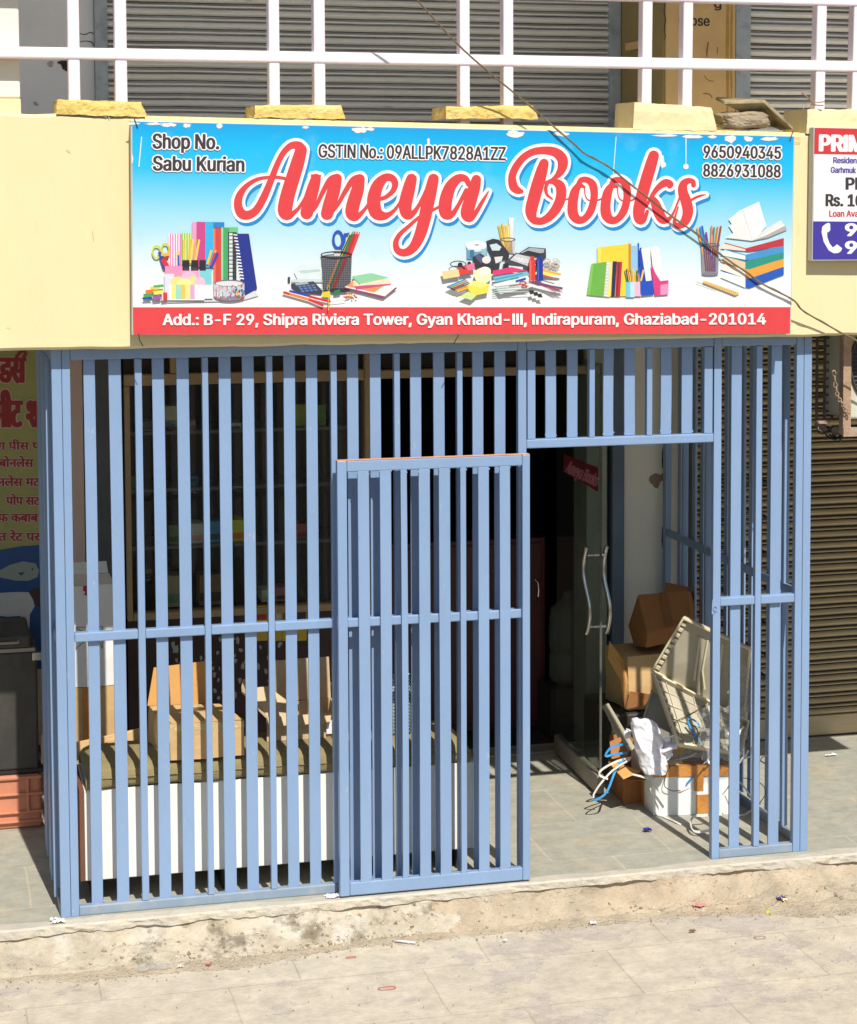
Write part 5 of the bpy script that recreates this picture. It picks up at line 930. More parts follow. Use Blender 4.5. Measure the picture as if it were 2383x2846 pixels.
def carton(name, label, o, u, v, h, m, flaps=(), tape=None, group='cardboard boxes', tilt=None, open_top=False, rim=True, cat='box'):
    """cardboard box: corner o, floor edges u (front) and v (depth), height h; flaps: (edge, length, angle from straight-up outward)"""
    o, u, v = Vector(o), Vector(u), Vector(v); up = Vector((0, 0, 1)) if tilt is None else Vector(tilt).normalized(); T = 0.006
    t = thing(name, label, cat, o, group); U, V_ = u.normalized(), v.normalized(); w = MB()
    if open_top:
        w.obox(o, u, V_ * T, up * h); w.obox(o + v - V_ * T, u, V_ * T, up * h); w.obox(o + V_ * T * 1.02, U * T, v - V_ * T * 2.04, up * h); w.obox(o + u - U * T + V_ * T * 1.02, U * T, v - V_ * T * 2.04, up * h); w.obox(o + U * T * 1.02 + V_ * T * 1.02 + up * .001, u - U * T * 2.04, v - V_ * T * 2.04, up * T)
    else:
        w.obox(o, u, v, up * h)
    w.split(7); w.v = [p + Vector(noise.noise_vector(p * 7)) * 0.006 + Vector(noise.noise_vector(p * 23)) * 0.0022 for p in w.v]
    w.build('body', m, t, weld=True)
    for e, ln, ang in flaps:
        if e == 'front': a, d, out = o + up * (h + .002), u, -V_
        elif e == 'back': a, d, out = o + v + up * (h + .002), u, V_
        elif e == 'left': a, d, out = o + up * (h + .002), v, -U
        else: a, d, out = o + u + up * (h + .002), v, U
        dirv = up * math.cos(math.radians(ang)) + out * math.sin(math.radians(ang)); nn = (-up * math.sin(math.radians(ang)) + out * math.cos(math.radians(ang))) * 0.005
        f = MB(); dn_ = d.normalized()
        f.prism([a + dn_ * .004, a + d - dn_ * .004, a + d - dn_ * .012 + dirv * ln, a + d * .5 + dirv * ln * 1.0 + nn * 1.2, a + dn_ * .012 + dirv * ln * .98], nn); f.build('flap', m, t)
    if tape:
        for (pa, pb, wd) in tape: pass
    return t, o, u, v, up
# taped carton on the cushion
zc = zc0 + 0.112
FL, FR, BL = PZ(474, 2113, zc), PZ(680, 2100, zc), PZ(414, 2060, zc)
hbx = P(474, 2014, FL.y).z - zc
tb, o_, u_, v_, up_ = carton('cardboard_box', 'battered taped tan carton lying on the olive cushion with one flap up', FL, FR - FL, (BL - FL) * 1.0, hbx, M['tan'], [])
U_, V0 = u_.normalized(), v_.normalized(); g = MB()
c1 = FL + u_ * 0.52; g.obox(c1 - V0 * .0015, U_ * 0.055, V0 * .0010, (0, 0, hbx)); g.obox(c1 + Vector((0, 0, hbx + .0012)), U_ * .055, v_, (0, 0, .001)); g.obox(FL + Vector((0, 0, hbx * .80)) - V0 * .0016, u_, V0 * .0008, (0, 0, hbx * .17)); g.build('packing_tape', M['clear_tape'], tb)
g = MB(); g.obox(FL + Vector((0, 0, hbx + .003)) + u_ * .02, u_ * .96, v_ * .5, (0, 0.0, .004)); g.build('flap', M['tan'], tb)
# orange flap leaning behind it
MBx = MB(); a, b_ = P(410, 1962, FL.y + .43), P(572, 1955, FL.y + .43); c, d = P(570, 1838, FL.y + .47), P(428, 1856, FL.y + .47)
MBx.prism([a, b_, c, d], (0, .006, 0)); tag(MBx.build('cardboard_sheet', M['tan2'], base=a), 'orange brown cardboard sheet standing up behind the taped carton', 'cardboard', 'loose cardboard sheets')
# white tall carton on a tan carton by the left pillar
YW = 1.13
w0, w1 = P(186, 1700, YW).x, P(320, 1700, YW).x; zw0, zw1, zt0 = P(300, 1905, YW).z, P(300, 1626, YW).z, 0.36
wt, o_, u_, v_, up_ = carton('cardboard_box', 'tall white carton with printed panel outlines stacked on a tan carton', (w0, YW, zw0), (w1 - w0, 0, 0), (0, .34, 0), zw1 - zw0, M['carton'], [('back', 0.06, 10)])
g = MB(); ln = []
for (x0, y0, x1, y1) in ((212, 1743, 240, 1743), (212, 1743, 212, 1805), (212, 1745, 238, 1760), (212, 1803, 240, 1778), (275, 1742, 285, 1742), (285, 1742, 285, 1803), (275, 1778, 285, 1803)): ln.append(bar(x0, y0, x1, y1, 1.6))
laid(g, union(ln), YW - .0062); g.build('printed_lines', flat('grey_print', (90, 90, 96)), wt, fixn=False)
g = MB(); laid(g, union([[(232, 1628), (243, 1628), (243, 1657), (236, 1652), (232, 1657), (238, 1645), (231, 1641)]]), YW - .0062); g.build('red_mark', flat('red_print', (190, 40, 50)), wt, fixn=False)
tbx, *_ = carton('cardboard_box', 'tan carton under the tall white carton by the left pillar', (w0, YW - .004, zt0), (w1 - w0, 0, 0), (0, .35, 0), zw0 - zt0 - .004, M['tan'], [])
g = MB(); xt = P(240, 1950, YW).x; g.box((xt - .02, YW - .0125, zt0), (xt + .02, YW - .0112, zw0 - .006)); g.build('packing_tape', M['tape'], tbx)
st_ = thing('stool', 'low dark stool holding the stacked cartons behind the bench', 'stool', (0.25, 1.3, 0)); MB().box((w0, YW + .01, zt0 - .03), (w1, YW + .34, zt0 - .002)).build('seat', M['black'], st_, bevel=.004)
for x in (w0 + .01, w1 - .04):
    for y in (YW + .02, YW + .3): MB().box((x, y, 0), (x + .03, y + .03, zt0 - .031)).build('leg', M['black'], st_)
g = MB(); a = P(212, 2066, .66); g.prism([P(206, 2120, .64), P(300, 2060, .66), P(394, 2058, .66), P(392, 2025, .67), P(330, 2040, .67), P(206, 2066, .66)], (0, .006, .003)); tag(g.build('cardboard_sheet', M['tan'], base=P(206, 2120, .66)), 'torn tan cardboard piece wedged behind the left end of the cushion', 'cardboard', 'loose cardboard sheets')
# open pale carton on the right half of the cushion
oc0 = PZ(742, 2062, zc); oc1 = PZ(925, 2048, zc)
carton('cardboard_box', 'open pale carton with splayed flaps at the right of the cushion', oc0, oc1 - oc0, (0.05, 0.30, 0), 0.115, M['tan3'], [('left', .17, 42), ('back', .2, 6), ('front', .06, 120), ('right', .14, 20)], open_top=True)
g = MB(); g.prism([P(703, 1955, .42), P(703, 1912, .46), P(745, 1908, .48), P(800, 1950, .45), P(842, 1962, .42), P(800, 2010, .36), P(770, 2020, .36)], (0.003, .006, .0)); tag(g.build('cardboard_sheet', M['tan3'], base=P(703, 1955, .42)), 'bent pale cardboard sheet leaning on the open carton', 'cardboard', 'loose cardboard sheets')
g = MB(); g.prism([P(842, 1900, 1.0), P(905, 1885, 1.0), P(930, 1905, 1.0), P(930, 1965, .98), P(842, 1975, .98)], (0, .006, 0)); tag(g.build('cardboard_sheet', M['brownbox'], base=P(842, 1975, .98)), 'shaded brown cardboard sheet standing behind the open carton', 'cardboard', 'loose cardboard sheets')
g = MB(); a = P(908, 2012, .34); g.box((a.x, .34, P(908, 2040, .34).z), (a.x + .05, .352, P(908, 2003, .34).z)); tag(g.build('label_card', M['paper'], base=a), 'small white printed card at the edge of the cushion', 'card')
# woven mat roll and paper folder behind the gate
rm = bpy.data.materials.new('woven_zigzag'); rm.use_nodes = True; N = rm.node_tree.nodes; L = rm.node_tree.links; b = N['Principled BSDF']; b.inputs['Roughness'].default_value = 0.9
ge = N.new('ShaderNodeNewGeometry'); ck = N.new('ShaderNodeTexChecker'); mp = N.new('ShaderNodeMapping'); mp.inputs['Rotation'].default_value = (0, math.radians(45), 0); L.new(ge.outputs['Position'], mp.inputs[0]); L.new(mp.outputs[0], ck.inputs[0]); ck.inputs['Scale'].default_value = 85
ck.inputs['Color1'].default_value = (0.5, 0.5, 0.5, 1); ck.inputs['Color2'].default_value = (0.02, 0.02, 0.02, 1); L.new(ck.outputs[0], b.inputs['Base Color'])
rc = PZ(1120, 2090, zc); g = MB(); g.lathe([(0.05, 0), (0.055, 0.01), (0.055, 0.27), (0.05, 0.285), (0.045, 0.28)], (rc.x + .06, .34, zc), 24)
tag(g.build('rolled_mat', rm, base=(rc.x + .06, .34, zc), smooth=True), 'rolled black and white woven mat standing on the bench behind the gate', 'mat')
fld = thing('folder', 'bent paper folder with a tan edge propped at the right end of the bench', 'folder', PZ(1230, 2100, zc))
for k, (pts, mm) in enumerate(([[(1198, 2025), (1230, 2022), (1262, 2032), (1285, 2075), (1312, 2088), (1310, 2098), (1270, 2105), (1200, 2105)], 'charcoal'], [[(1200, 2042), (1212, 2040), (1214, 2065), (1200, 2066)], 'tan'], [[(1256, 2048), (1272, 2060), (1276, 2092), (1268, 2100), (1256, 2075)], 'tan'])):
    g = MB(); g.prism([P(x, y, .42 - .012 * k) for x, y in pts], (0, .006, 0)); g.build('cover' if k == 0 else 'strip', M[mm], fld)

# ================================================================== PILE BY THE DOORWAY
# white carton with brown tape
ca = PZ(1815, 2268); cb_ = PZ(2032, 2262); cd = PZ(1756, 2192); hc = P(1815, 2133, ca.y).z
uu = cb_ - ca; vv = Vector((0.045, 0.50, 0))
wc_, o_, u_, v_, up_ = carton('cardboard_box', 'white carton sealed with brown tape on the floor inside the doorway', ca, uu, vv, hc, M['carton'])
U_ = uu.normalized(); V0 = vv.normalized(); g = MB()
g.obox(ca + Vector((0, 0, hc * .80)) - V0 * .0062 - U_ * .001, uu, V0 * .0022, (0, 0, hc * .215)); g.obox(ca + uu * .55 - V0 * .0064, U_ * .065, V0 * .0025, (0, 0, hc * .42)); g.obox(ca + uu * .52 + Vector((0, 0, hc * .5)) - V0 * .0066, U_ * .05, V0 * .0027, (0, 0, hc * .3))
g.obox(ca + Vector((0, 0, hc + .0045)) - V0 * .003 + uu * .0, uu, vv * .3, (0, 0, .0016)); g.obox(ca + vv * .38 - U_ * .0062, vv * .12, U_ * .0022, (0, 0, hc * .95)); g.build('packing_tape', M['tape'], wc_)
g = MB(); c = ca + uu * .66 + Vector((0, 0, hc * .30)) - V0 * .008
laid(g, union([R(1905, 2205, 1938, 2240)]), ca.y - .012); laid(g, union([R(1948, 2180, 1968, 2222)]), ca.y - .012); g.build('address_label', M['paper'], wc_, fixn=False)
tr_ = DPt = None
g = MB(); c = P(1960, 2196, ca.y - .03); g.tube([c + Vector((.013 * math.cos(t), 0, .013 * math.sin(t))) for t in [i * .393 for i in range(16)]], 0.0048, 8, True); tag(g.build('rubber_ring', M['black'], base=c, smooth=True), 'small black rubber ring against the white carton', 'ring')
# opened brown flap at the left of the carton
b0 = PZ(1690, 2195); sb, *_ = carton('cardboard_box', 'low opened brown carton between the glass door and the white carton', (2.955, 1.02, 0), (0.16, 0.02, 0), (.03, .34, 0), 0.16, M['brownbox'], [('front', 0.10, 95), ('back', .12, 15)], open_top=True)
g = MB(); q = [P(1692, 2120, .93), P(1725, 2125, .90), P(1778, 2146, .83), P(1733, 2166, .80)]; g.prism(q, (0, .004, .005)); tag(g.build('cardboard_sheet', M['tan2'], base=q[0]), 'sunlit orange cardboard flap poking out beside the white carton', 'cardboard', 'loose cardboard sheets')
# tan carton with open side, and brown carton on top
ta = P(1738, 1970, 1.55); zt1 = P(1738, 1975, 1.55).z
tz0 = zt1; 
pb = [P(1737, 1972, 1.50), P(1808, 1958, 1.48)]
supp = thing('floor_heap', 'grey stone slab leaning flat under the tan carton', 'slab', (3.2, 1.6, 0)); MB().box((3.02, 1.42, 0), (3.50, 1.95, pb[0].z - .006)).build('slab', M['charcoal'], supp, bevel=.01)
fr0, fr1 = P(1750, 1925, 1.44), P(1850, 1905, 1.44)
tcar, o_, u_, v_, up_ = carton('cardboard_box', 'tan carton with a torn open side under the brown carton', (fr0.x, 1.46, pb[0].z), (0.30, 0.02, 0), (-.03, .32, 0), P(1750, 1825, 1.46).z - pb[0].z, M['tan'], [])
g = MB(); q = [P(1738, 1972, 1.45), P(1725, 1890, 1.47), P(1690, 1830, 1.50), P(1694, 1782, 1.52), P(1735, 1838, 1.50), P(1748, 1905, 1.45)]; g.prism(q, (.004, .006, 0)); g.build('flap', M['tan2'], tcar)
g = MB(); q = [P(1738, 1972, 1.44), P(1752, 1922, 1.43), P(1812, 1930, 1.42), P(1812, 1955, 1.43)]; g.prism(q, (0, .006, 0)); g.build('flap', M['brownbox'], tcar)
bt = thing('cardboard_box', 'brown carton tipped over on top of the tan carton beside the white pillar', 'box', P(1763, 1797, 1.46), 'cardboard boxes')
q = [P(1774, 1653, 1.60), P(1912, 1641, 1.57), P(1926, 1726, 1.42), P(1799, 1762, 1.40), P(1797, 1800, 1.44), P(1908, 1776, 1.46), P(1763, 1796, 1.60), P(1748, 1739, 1.70)]
bk = [P(1800, 1655, 1.86), P(1930, 1650, 1.80), P(1930, 1776, 1.80), P(1780, 1796, 1.86)]
g = MB(); g.add(q + bk, [(0, 1, 2, 3), (3, 2, 5, 4), (0, 3, 4, 6, 7), (0, 8, 9, 1), (1, 9, 10, 5, 2), (7, 6, 11, 8, 0), (6, 4, 5, 10, 11), (8, 11, 10, 9)]); g.v = [p + Vector(noise.noise_vector(p * 9)) * .004 for p in g.v]
g.build('body', M['brownbox'], bt, bevel=.004)
g = MB(); g.prism([P(1846, 1650, 1.62), P(1912, 1643, 1.60), P(1916, 1633, 1.66), P(1850, 1620, 1.70)], (0, .006, .003)); g.build('flap', M['brownbox'], bt)
g = MB(); a, b_, c, d = q[0], q[1], q[2], q[3]; n_ = (b_ - a).cross(d - a).normalized(); n_ = -n_ if n_.y > 0 else n_
g.prism([a.lerp(b_, .42) + n_ * .003, a.lerp(b_, .58) + n_ * .003, d.lerp(c, .58) + n_ * .003, d.lerp(c, .42) + n_ * .003], n_ * .001); g.build('packing_tape', mat('dull_brown_tape', (0.27, 0.11, 0.035), .4, .1, 10), bt)
# beige plastic panels
def panel(name, label, q, m, thick=0.018, rim=True, group='beige plastic panels', grid=0):
    a, b_, c, d = q; n_ = (b_ - a).cross(d - a).normalized()
    if n_.y > 0: n_ = -n_
    t = thing(name, label, 'plastic panel', d, group)
    g = MB(); g.prism([a, b_, c, d], -n_ * 0.006); g.build('sheet', m[0], t)
    g = MB(); R_ = 0.022
    for p0, p1 in ((a, b_), (b_, c), (c, d), (d, a)):
        e = (p1 - p0); f = e.normalized(); s_ = n_.cross(f).normalized()
        if s_.dot((a + c) / 2 - p0) < 0: s_ = -s_
        g.obox(p0 + n_ * .0005 + f * (R_ if (p0 - a).length + (p0 - c).length > 1e9 else 0.0) + f * .0005 , e - f * .001, s_ * R_ * .5, n_ * thick)
    g.build('rim', m[1], t, bevel=0.002)
    if grid:
        g = MB(); nu, nv = grid
        for i in range(1, nu): p0 = a.lerp(b_, i / nu); p1 = d.lerp(c, i / nu); f = (b_ - a).normalized(); g.obox(p0 + n_ * .0006 - f * .0015, p1 - p0, f * .003, n_ * .009)
        for j in range(1, nv): p0 = a.lerp(d, j / nv); p1 = b_.lerp(c, j / nv); f = (d - a).normalized(); g.obox(p0 + n_ * .0009 - f * .0015, p1 - p0, f * .003, n_ * .008)
        g.build('rib_lattice', m[1], t)
    return t, n_
q1 = [P(1902, 1712, .98), P(2090, 1800, .78), P(2075, 2010, .86), P(1812, 1862, 1.10)]
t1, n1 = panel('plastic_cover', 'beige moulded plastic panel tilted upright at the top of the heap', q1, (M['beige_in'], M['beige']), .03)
g = MB(); a, b_, c, d = q1
for i in range(9):
    p = a.lerp(d, .08 + .1 * i) + (b_ - a).normalized() * .012 + n1 * .004; g.obox(p, (d - a).normalized() * .02, (b_ - a).normalized() * .024, n1 * .014)
g.build('edge_clip', M['beige'], t1, bevel=0.002)
def on_panel(x, y, pt, n_, off=0.0):
    v = ray((x, y)); return CAM + v * ((pt + n_ * off - CAM).dot(n_) / v.dot(n_))
for pts in ([(1946, 1772), (1938, 1830), (1930, 1891)], [(1968, 1780), (1953, 1864), (1959, 1916)], [(2010, 1790), (2003, 1850), (1998, 1905)]):
    MB().tube([on_panel(x, y, a, n1, .005) for x, y in pts], .006, 6).build('rib', M['beige'], t1)
q2 = [P(1810, 1872, 1.00), P(2080, 2010, .80), P(2060, 2100, .62), P(1882, 2075, .70)]
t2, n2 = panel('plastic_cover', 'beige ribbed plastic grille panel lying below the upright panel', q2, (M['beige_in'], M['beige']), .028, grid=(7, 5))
g = MB(); a, b_, c, d = q2
for i in range(8):
    p = a.lerp(d, .08 + .11 * i) + (b_ - a).normalized() * .014 + n2 * .004; g.obox(p, (d - a).normalized() * .02, (b_ - a).normalized() * .03, n2 * .012)
g.build('edge_clip', M['beige'], t2, bevel=0.002)
q3 = [P(1812, 1915, 1.30), P(1900, 1960, 1.2), P(1905, 2090, 1.15), P(1765, 2070, 1.28)]
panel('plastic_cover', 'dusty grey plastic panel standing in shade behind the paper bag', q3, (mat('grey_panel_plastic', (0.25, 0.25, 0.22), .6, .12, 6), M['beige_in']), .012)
q4 = [P(1675, 1965, 1.42), P(1692, 1958, 1.45), P(1765, 2080, 1.10), P(1738, 2095, 1.08)]
g = MB(); g.prism(q4, (.004, .012, .006)); tag(g.build('wood_plank', M['beige_in'], base=q4[3], bevel=.002), 'short dusty plank leaning between the glass door and the heap', 'plank')
# crumpled white paper bag
def bag(u, v):
    w = [(0.0, 1756, 1808, 1998), (0.18, 1750, 1826, 2012), (0.4, 1757, 1836, 2055), (0.62, 1766, 1842, 2090), (0.82, 1772, 1850, 2118), (1.0, 1786, 1846, 2142)]
    k = 0
    while k < len(w) - 2 and v > w[k + 1][0]: k += 1
    f = (v - w[k][0]) / (w[k + 1][0] - w[k][0]); xl_ = w[k][1] * (1 - f) + w[k + 1][1] * f; xr_ = w[k][2] * (1 - f) + w[k + 1][2] * f; yy = w[k][3] * (1 - f) + w[k + 1][3] * f
    a = 2 * math.pi * u; cx = (xl_ + xr_) / 2; rx = (xr_ - xl_) / 2; sc = 0.35 if v in (0.0,) else 1.0
    p = P(cx + rx * math.cos(a) * sc, yy - 6 * (1 - sc), .78); p.y += 0.05 * math.sin(a) * sc - .03 * v
    cr = noise.noise_vector(Vector((p.x * 22, p.z * 16, a * .8))) * 0.010; cr2 = abs(noise.noise(Vector((p.x * 34 + p.z * 18, p.z * 20, a * .9)))); cr = cr - Vector((0, 1, 0)) * cr2 * 0.022
    return p + Vector(cr)
g = MB(); g.grid(bag, 64, 56); pb_ = thing('paper_bag', 'crumpled white paper bag lying on top of the white carton', 'paper bag', P(1815, 2142, .78)); g.build('bag', M['paper'], pb_, smooth=True)
def bagtail(u, v):
    p = P(1815 + 60 * u + 8 * math.sin(v * 5), 2040 + 78 * v - 10 * u + 12 * math.sin(u * 4) + 18 * u * (1 - v), .76 - .03 * u + .03 * math.sin(v * 9))
    return p + Vector(noise.noise_vector(p * 26)) * 0.02 + Vector(noise.noise_vector(p * 70)) * 0.008
g = MB(); g.grid(bagtail, 34, 34); g.build('torn_end', M['paper'], pb_)
def wad(u, v):
    a, b_ = 6.283 * u, 3.1416 * (v - .5); c = P(1745, 2040, .9); p = Vector((math.cos(a) * math.cos(b_) * .02, math.sin(a) * math.cos(b_) * .02, math.sin(b_) * .024))
    return c + p + Vector(noise.noise_vector(p * 60)) * .012
g = MB(); g.grid(wad, 14, 10); tag(g.build('paper_wad', M['paper'], base=P(1745, 2040, .9)), 'white paper wad beside the crumpled bag', 'paper')
# torn shards of cardboard pushed in between
for lab, q, mm in (('ragged tan cardboard shard between the paper bag and the grey cover', [P(1868, 2052, .86), P(1884, 2036, .86), P(1903, 2062, .84), P(1898, 2098, .82), P(1872, 2092, .83)], 'tan'),
                   ('torn brown cardboard tongue under the looped blue strap', [P(1695, 2062, .98), P(1722, 2050, .98), P(1748, 2092, .93), P(1742, 2118, .90), P(1700, 2108, .92)], 'brownbox'),
                   ('small pale cardboard corner on top of the white carton', [P(1850, 2118, .79), P(1893, 2112, .79), P(1905, 2128, .77), P(1862, 2136, .76)], 'tan3')):
    g = MB(); g.prism([p + Vector(noise.noise_vector(p * 40)) * .006 for p in q], (.002, .005, .002)); tag(g.build('cardboard_sheet', M[mm], base=q[-1]), lab, 'cardboard', 'loose cardboard sheets')
# clear plastic wrap
def film(x0, x1, y0, y1, Y, amp, seed, dY=0.0):
    def f(u, v):
        p = P(x0 + (x1 - x0) * u, y0 + (y1 - y0) * v, Y + dY * v); return p + Vector(noise.noise_vector(p * 15 + Vector((seed, 0, 0)))) * amp + Vector(noise.noise_vector(p * 45 + Vector((seed, 5, 0)))) * amp * .5
    return MB().grid(f, 40, 30)
tag(film(1830, 2045, 2085, 2140, .86, .035, 1, -.08).build('plastic_wrap', M['film'], base=P(1900, 2140, .8)), 'crinkled clear plastic wrap lying over the white carton', 'plastic wrap', 'clear plastic wraps')
tag(film(1945, 2075, 1960, 2110, .66, .035, 4, -.06).build('plastic_wrap', M['film'], base=P(2000, 2110, .62)), 'clear plastic sheet draped on the ribbed grille panel', 'plastic wrap', 'clear plastic wraps')
MB_d = MB(); MB_d.obox(P(1850, 2132, .98), (0.36, -.05, 0), (.02, .2, 0), (0, 0, .03)); tag(MB_d.build('dark_bag', M['charcoal'], base=P(1850, 2132, .98), bevel=.01), 'flattened dark bag under the clear plastic on the carton', 'bag')
# packing straps
straps = [
    ('strap_blue', 'blue packing strap tied to white straps, hanging over the carton edge at left', [(1735, 2108, .86), (1712, 2140, .84), (1690, 2195, .80), (1672, 2215, .80), (1650, 2225, .81)], .012),
    ('strap_blue', 'looped blue packing strap beside the glass door', [(1745, 2092, .90), (1710, 2096, .88), (1684, 2101, .86), (1694, 2082, .86), (1712, 2072, .87), (1745, 2068, .90)], .012),
    ('strap_blue', 'long blue strap coil lying across the beige grille panel', [(1912, 2003, .74), (1920, 2022, .73), (1938, 2050, .71), (1952, 2070, .70), (1955, 2078, .68)], .010),
    ('strap_blue', 'curled blue strap on the beige grille panel', [(1880, 2022, .78), (1892, 2038, .76), (1915, 2048, .74), (1938, 2056, .72), (1952, 2072, .70)], .010),
    ('strap_blue', 'short arched blue strap at the top of the grille panel', [(1912, 1998, .76), (1926, 2000, .75), (1940, 2010, .74), (1946, 2024, .72)], .009),
    ('strap_blue', 'blue strap end dangling over the white carton', [(1955, 2140, .74), (1938, 2146, .73), (1925, 2160, .73), (1908, 2180, .73)], .010),
    ('strap_white', 'white packing strap curving down the left of the heap to the floor', [(1755, 2105, .88), (1710, 2118, .84), (1672, 2140, .80), (1668, 2155, .80), (1690, 2165, .80)], .011),
    ('strap_white', 'long white strap bowing from the carton to the floor by the door', [(1752, 2110, .86), (1705, 2140, .82), (1672, 2175, .80), (1652, 2205, .80), (1650, 2218, .80)], .010),
    ('strap_white', 'white strap slanting down the front of the white carton', [(1796, 2142, .745), (1812, 2170, .74), (1835, 2205, .74), (1850, 2232, .74)], .010),
    ('strap_white', 'thin white strap trailing from the carton onto the floor tiles', [(1808, 2190, .74), (1822, 2230, .74), (1846, 2268, .72), (1878, 2284, .62), (1893, 2292, .58)], .010),
    ('strap_white', 'white strap bent in a hook on the floor beside the grille post', [(2010, 2262, .55), (1958, 2266, .52), (1932, 2268, .52), (1920, 2282, .48), (1925, 2305, .40), (1945, 2312, .36), (1990, 2304, .36)], .013),
    ('strap_white', 'white strap running across the top front edge of the white carton', [(1758, 2152, .80), (1790, 2160, .752), (1815, 2170, .74)], .010),
    ('strap_white', 'white strap arching over the right of the white carton', [(1910, 2134, .76), (1928, 2150, .74), (1938, 2185, .738), (1950, 2230, .736), (1957, 2262, .735)], .012),
    ('strap_white', 'white strap across the address label of the carton', [(1890, 2198, .737), (1920, 2186, .736), (1955, 2172, .736), (1985, 2150, .74)], .010),
    ('strap_white', 'pale strap lying over the clear plastic wrap', [(1842, 2118, .80), (1880, 2112, .80), (1915, 2104, .80), (1935, 2094, .80)], .009),
    ('strap_white', 'pale strap curling behind the right hand bars', [(2052, 2170, .70), (2078, 2200, .66), (2095, 2240, .64), (2075, 2262, .62), (2055, 2266, .60)], .009),
]
for mk, lab, pts, wd in straps:
    sp_ = [P(a, b_, c) for a, b_, c in spline(pts, 7)]
    g = MB(); g.strap(sp_, wd, .0012, up=(0.25, -1, 0.25)); tag(g.build('packing_strap', M[mk], base=sp_[-1]), lab, 'strap', 'packing straps')
r6 = random.Random(44)
for k, (x, y, Y) in enumerate([(2052, 1960, .62), (2068, 2020, .58), (2044, 2060, .60), (2080, 2085, .55), (2058, 2120, .58), (2095, 2120, .50), (2048, 2180, .62), (1965, 2035, .70), (1990, 2080, .66), (1880, 2128, .76)]):
    pts = [(x, y, Y)]; a = r6.uniform(0, 6.28)
    for j in range(4): a += r6.uniform(-.9, .9); x += 17 * math.cos(a); y += 14 * math.sin(a); pts.append((x, y, Y + r6.uniform(-.02, .02)))
    sp_ = [P(a_, b_, c_) for a_, b_, c_ in spline(pts, 6)]; g = MB(); g.strap(sp_, .009, .0012, up=(r6.uniform(-1, 1), -1, r6.uniform(-.6, .6)), twist=r6.uniform(-2, 2))
    tag(g.build('packing_strap', M['strap_white'], base=sp_[-1]), 'short curl of pale strap in the tangle around the beige covers', 'strap', 'pale strap curls in the heap')
tag(film(2030, 2085, 1850, 1990, .70, .04, 8, -.05).build('plastic_wrap', M['film'], base=P(2050, 1990, .65)), 'crumpled clear plastic behind the right hand bars', 'plastic wrap', 'clear plastic wraps')
# wires: thin cords in the heap
for lab, pts in (('thin dark cord looping over the beige grille panel', [(1868, 2060, .74), (1862, 2030, .75), (1880, 2005, .78), (1905, 1992, .80), (1935, 1975, .82), (1960, 1960, .84)]), ('thin grey cord hanging in a loop down the white carton', [(1862, 2130, .75), (1850, 2160, .737), (1848, 2185, .735), (1870, 2198, .735), (1892, 2196, .735)]), ('thin wiry cord sticking out right of the heap', [(2040, 2160, .6), (2085, 2165, .5), (2118, 2180, .45), (2128, 2205, .45), (2110, 2235, .45)])):
    sp_ = [P(a, b_, c) for a, b_, c in spline(pts, 7)]; g = MB(); g.tube(sp_, .0022, 6); tag(g.build('cord', M['charcoal'], base=sp_[-1], smooth=True), lab, 'cord', 'loose cords')
c = PZ(1799, 2304, .015); g = MB()
g.grid(lambda u, v: c + Vector(((u - .5) * .035, (v - .5) * .03, 0)) + Vector(noise.noise_vector(Vector((u * 4, v * 4, 1)))) * .014, 7, 7); o = g.build('wrapper', flat('wrapper_blue', (40, 50, 150)), base=c); tag(o, 'crumpled blue foil wrapper on the grey floor tiles', 'wrapper')

# wire rack behind the right side panel
rk = thing('wire_rack', 'black wire display rack standing beyond the right side of the cage', 'rack', (3.9, 1.9, 0)); g = MB()
for x in (3.72, 3.98):
    for y in (1.55, 1.95): g.tube([(x, y, 0), (x, y, 1.65)], .008, 6)
g.build('upright', M['black'], rk); g = MB()
for z in (0.5, .62, .8, 1.0, 1.2, 1.4, 1.6):
    g.tube([(3.72, 1.55, z), (3.98, 1.55, z), (3.98, 1.95, z), (3.72, 1.95, z)], .007, 6, True)
    for k in range(1, 5): g.tube([(3.72, 1.55 + .08 * k, z), (3.98, 1.55 + .08 * k, z)], .003, 5)
g.build('shelf', M['black'], rk)

# ================================================================== LEFT NEIGHBOUR
YN = 2.05
bn2 = thing('shop_banner', 'faded yellow green butcher banner with red Hindi lettering, a fish and a goat', 'banner', P(20, 1700, YN))
g = MB(); laid(g, ([(-420, 940), (118, 940), (120, 1860), (-420, 1860)], [(0, 1, 2, 3)]), YN); g.build('sheet', mat('banner_green_yellow', (0.31, 0.315, 0.115), .85, .15, 2.0, (0.12, 0.20, 0.075), 0.9, 1.8), bn2, fixn=False)
g = MB(); laid(g, union([[(-420, 1640), (-200, 1560), (0, 1528), (60, 1518), (119, 1514), (120, 1858), (-420, 1858)]]), YN - .002); g.build('blue_panel', flat('banner_blue', (32, 78, 140)), bn2, fixn=False)
g = MB(); laid(g, union([[(-30, 1590), (0, 1585), (29, 1570), (65, 1560), (99, 1566), (109, 1585), (105, 1604), (80, 1614), (46, 1614), (15, 1608), (-20, 1600), (-60, 1612), (-55, 1580)]]), YN - .004)
g.build('fish_picture', flat('fish_grey', (150, 165, 155)), bn2, fixn=False)
g = MB(); laid(g, union([[(-120, 1655), (0, 1648), (50, 1645), (80, 1646), (92, 1666), (97, 1685), (84, 1707), (82, 1746), (67, 1750), (58, 1712), (22, 1714), (-20, 1710), (-30, 1760), (-48, 1760), (-60, 1705), (-120, 1700)]]), YN - .004); g.build('goat_picture', flat('goat_white', (205, 205, 200)), bn2, fixn=False)
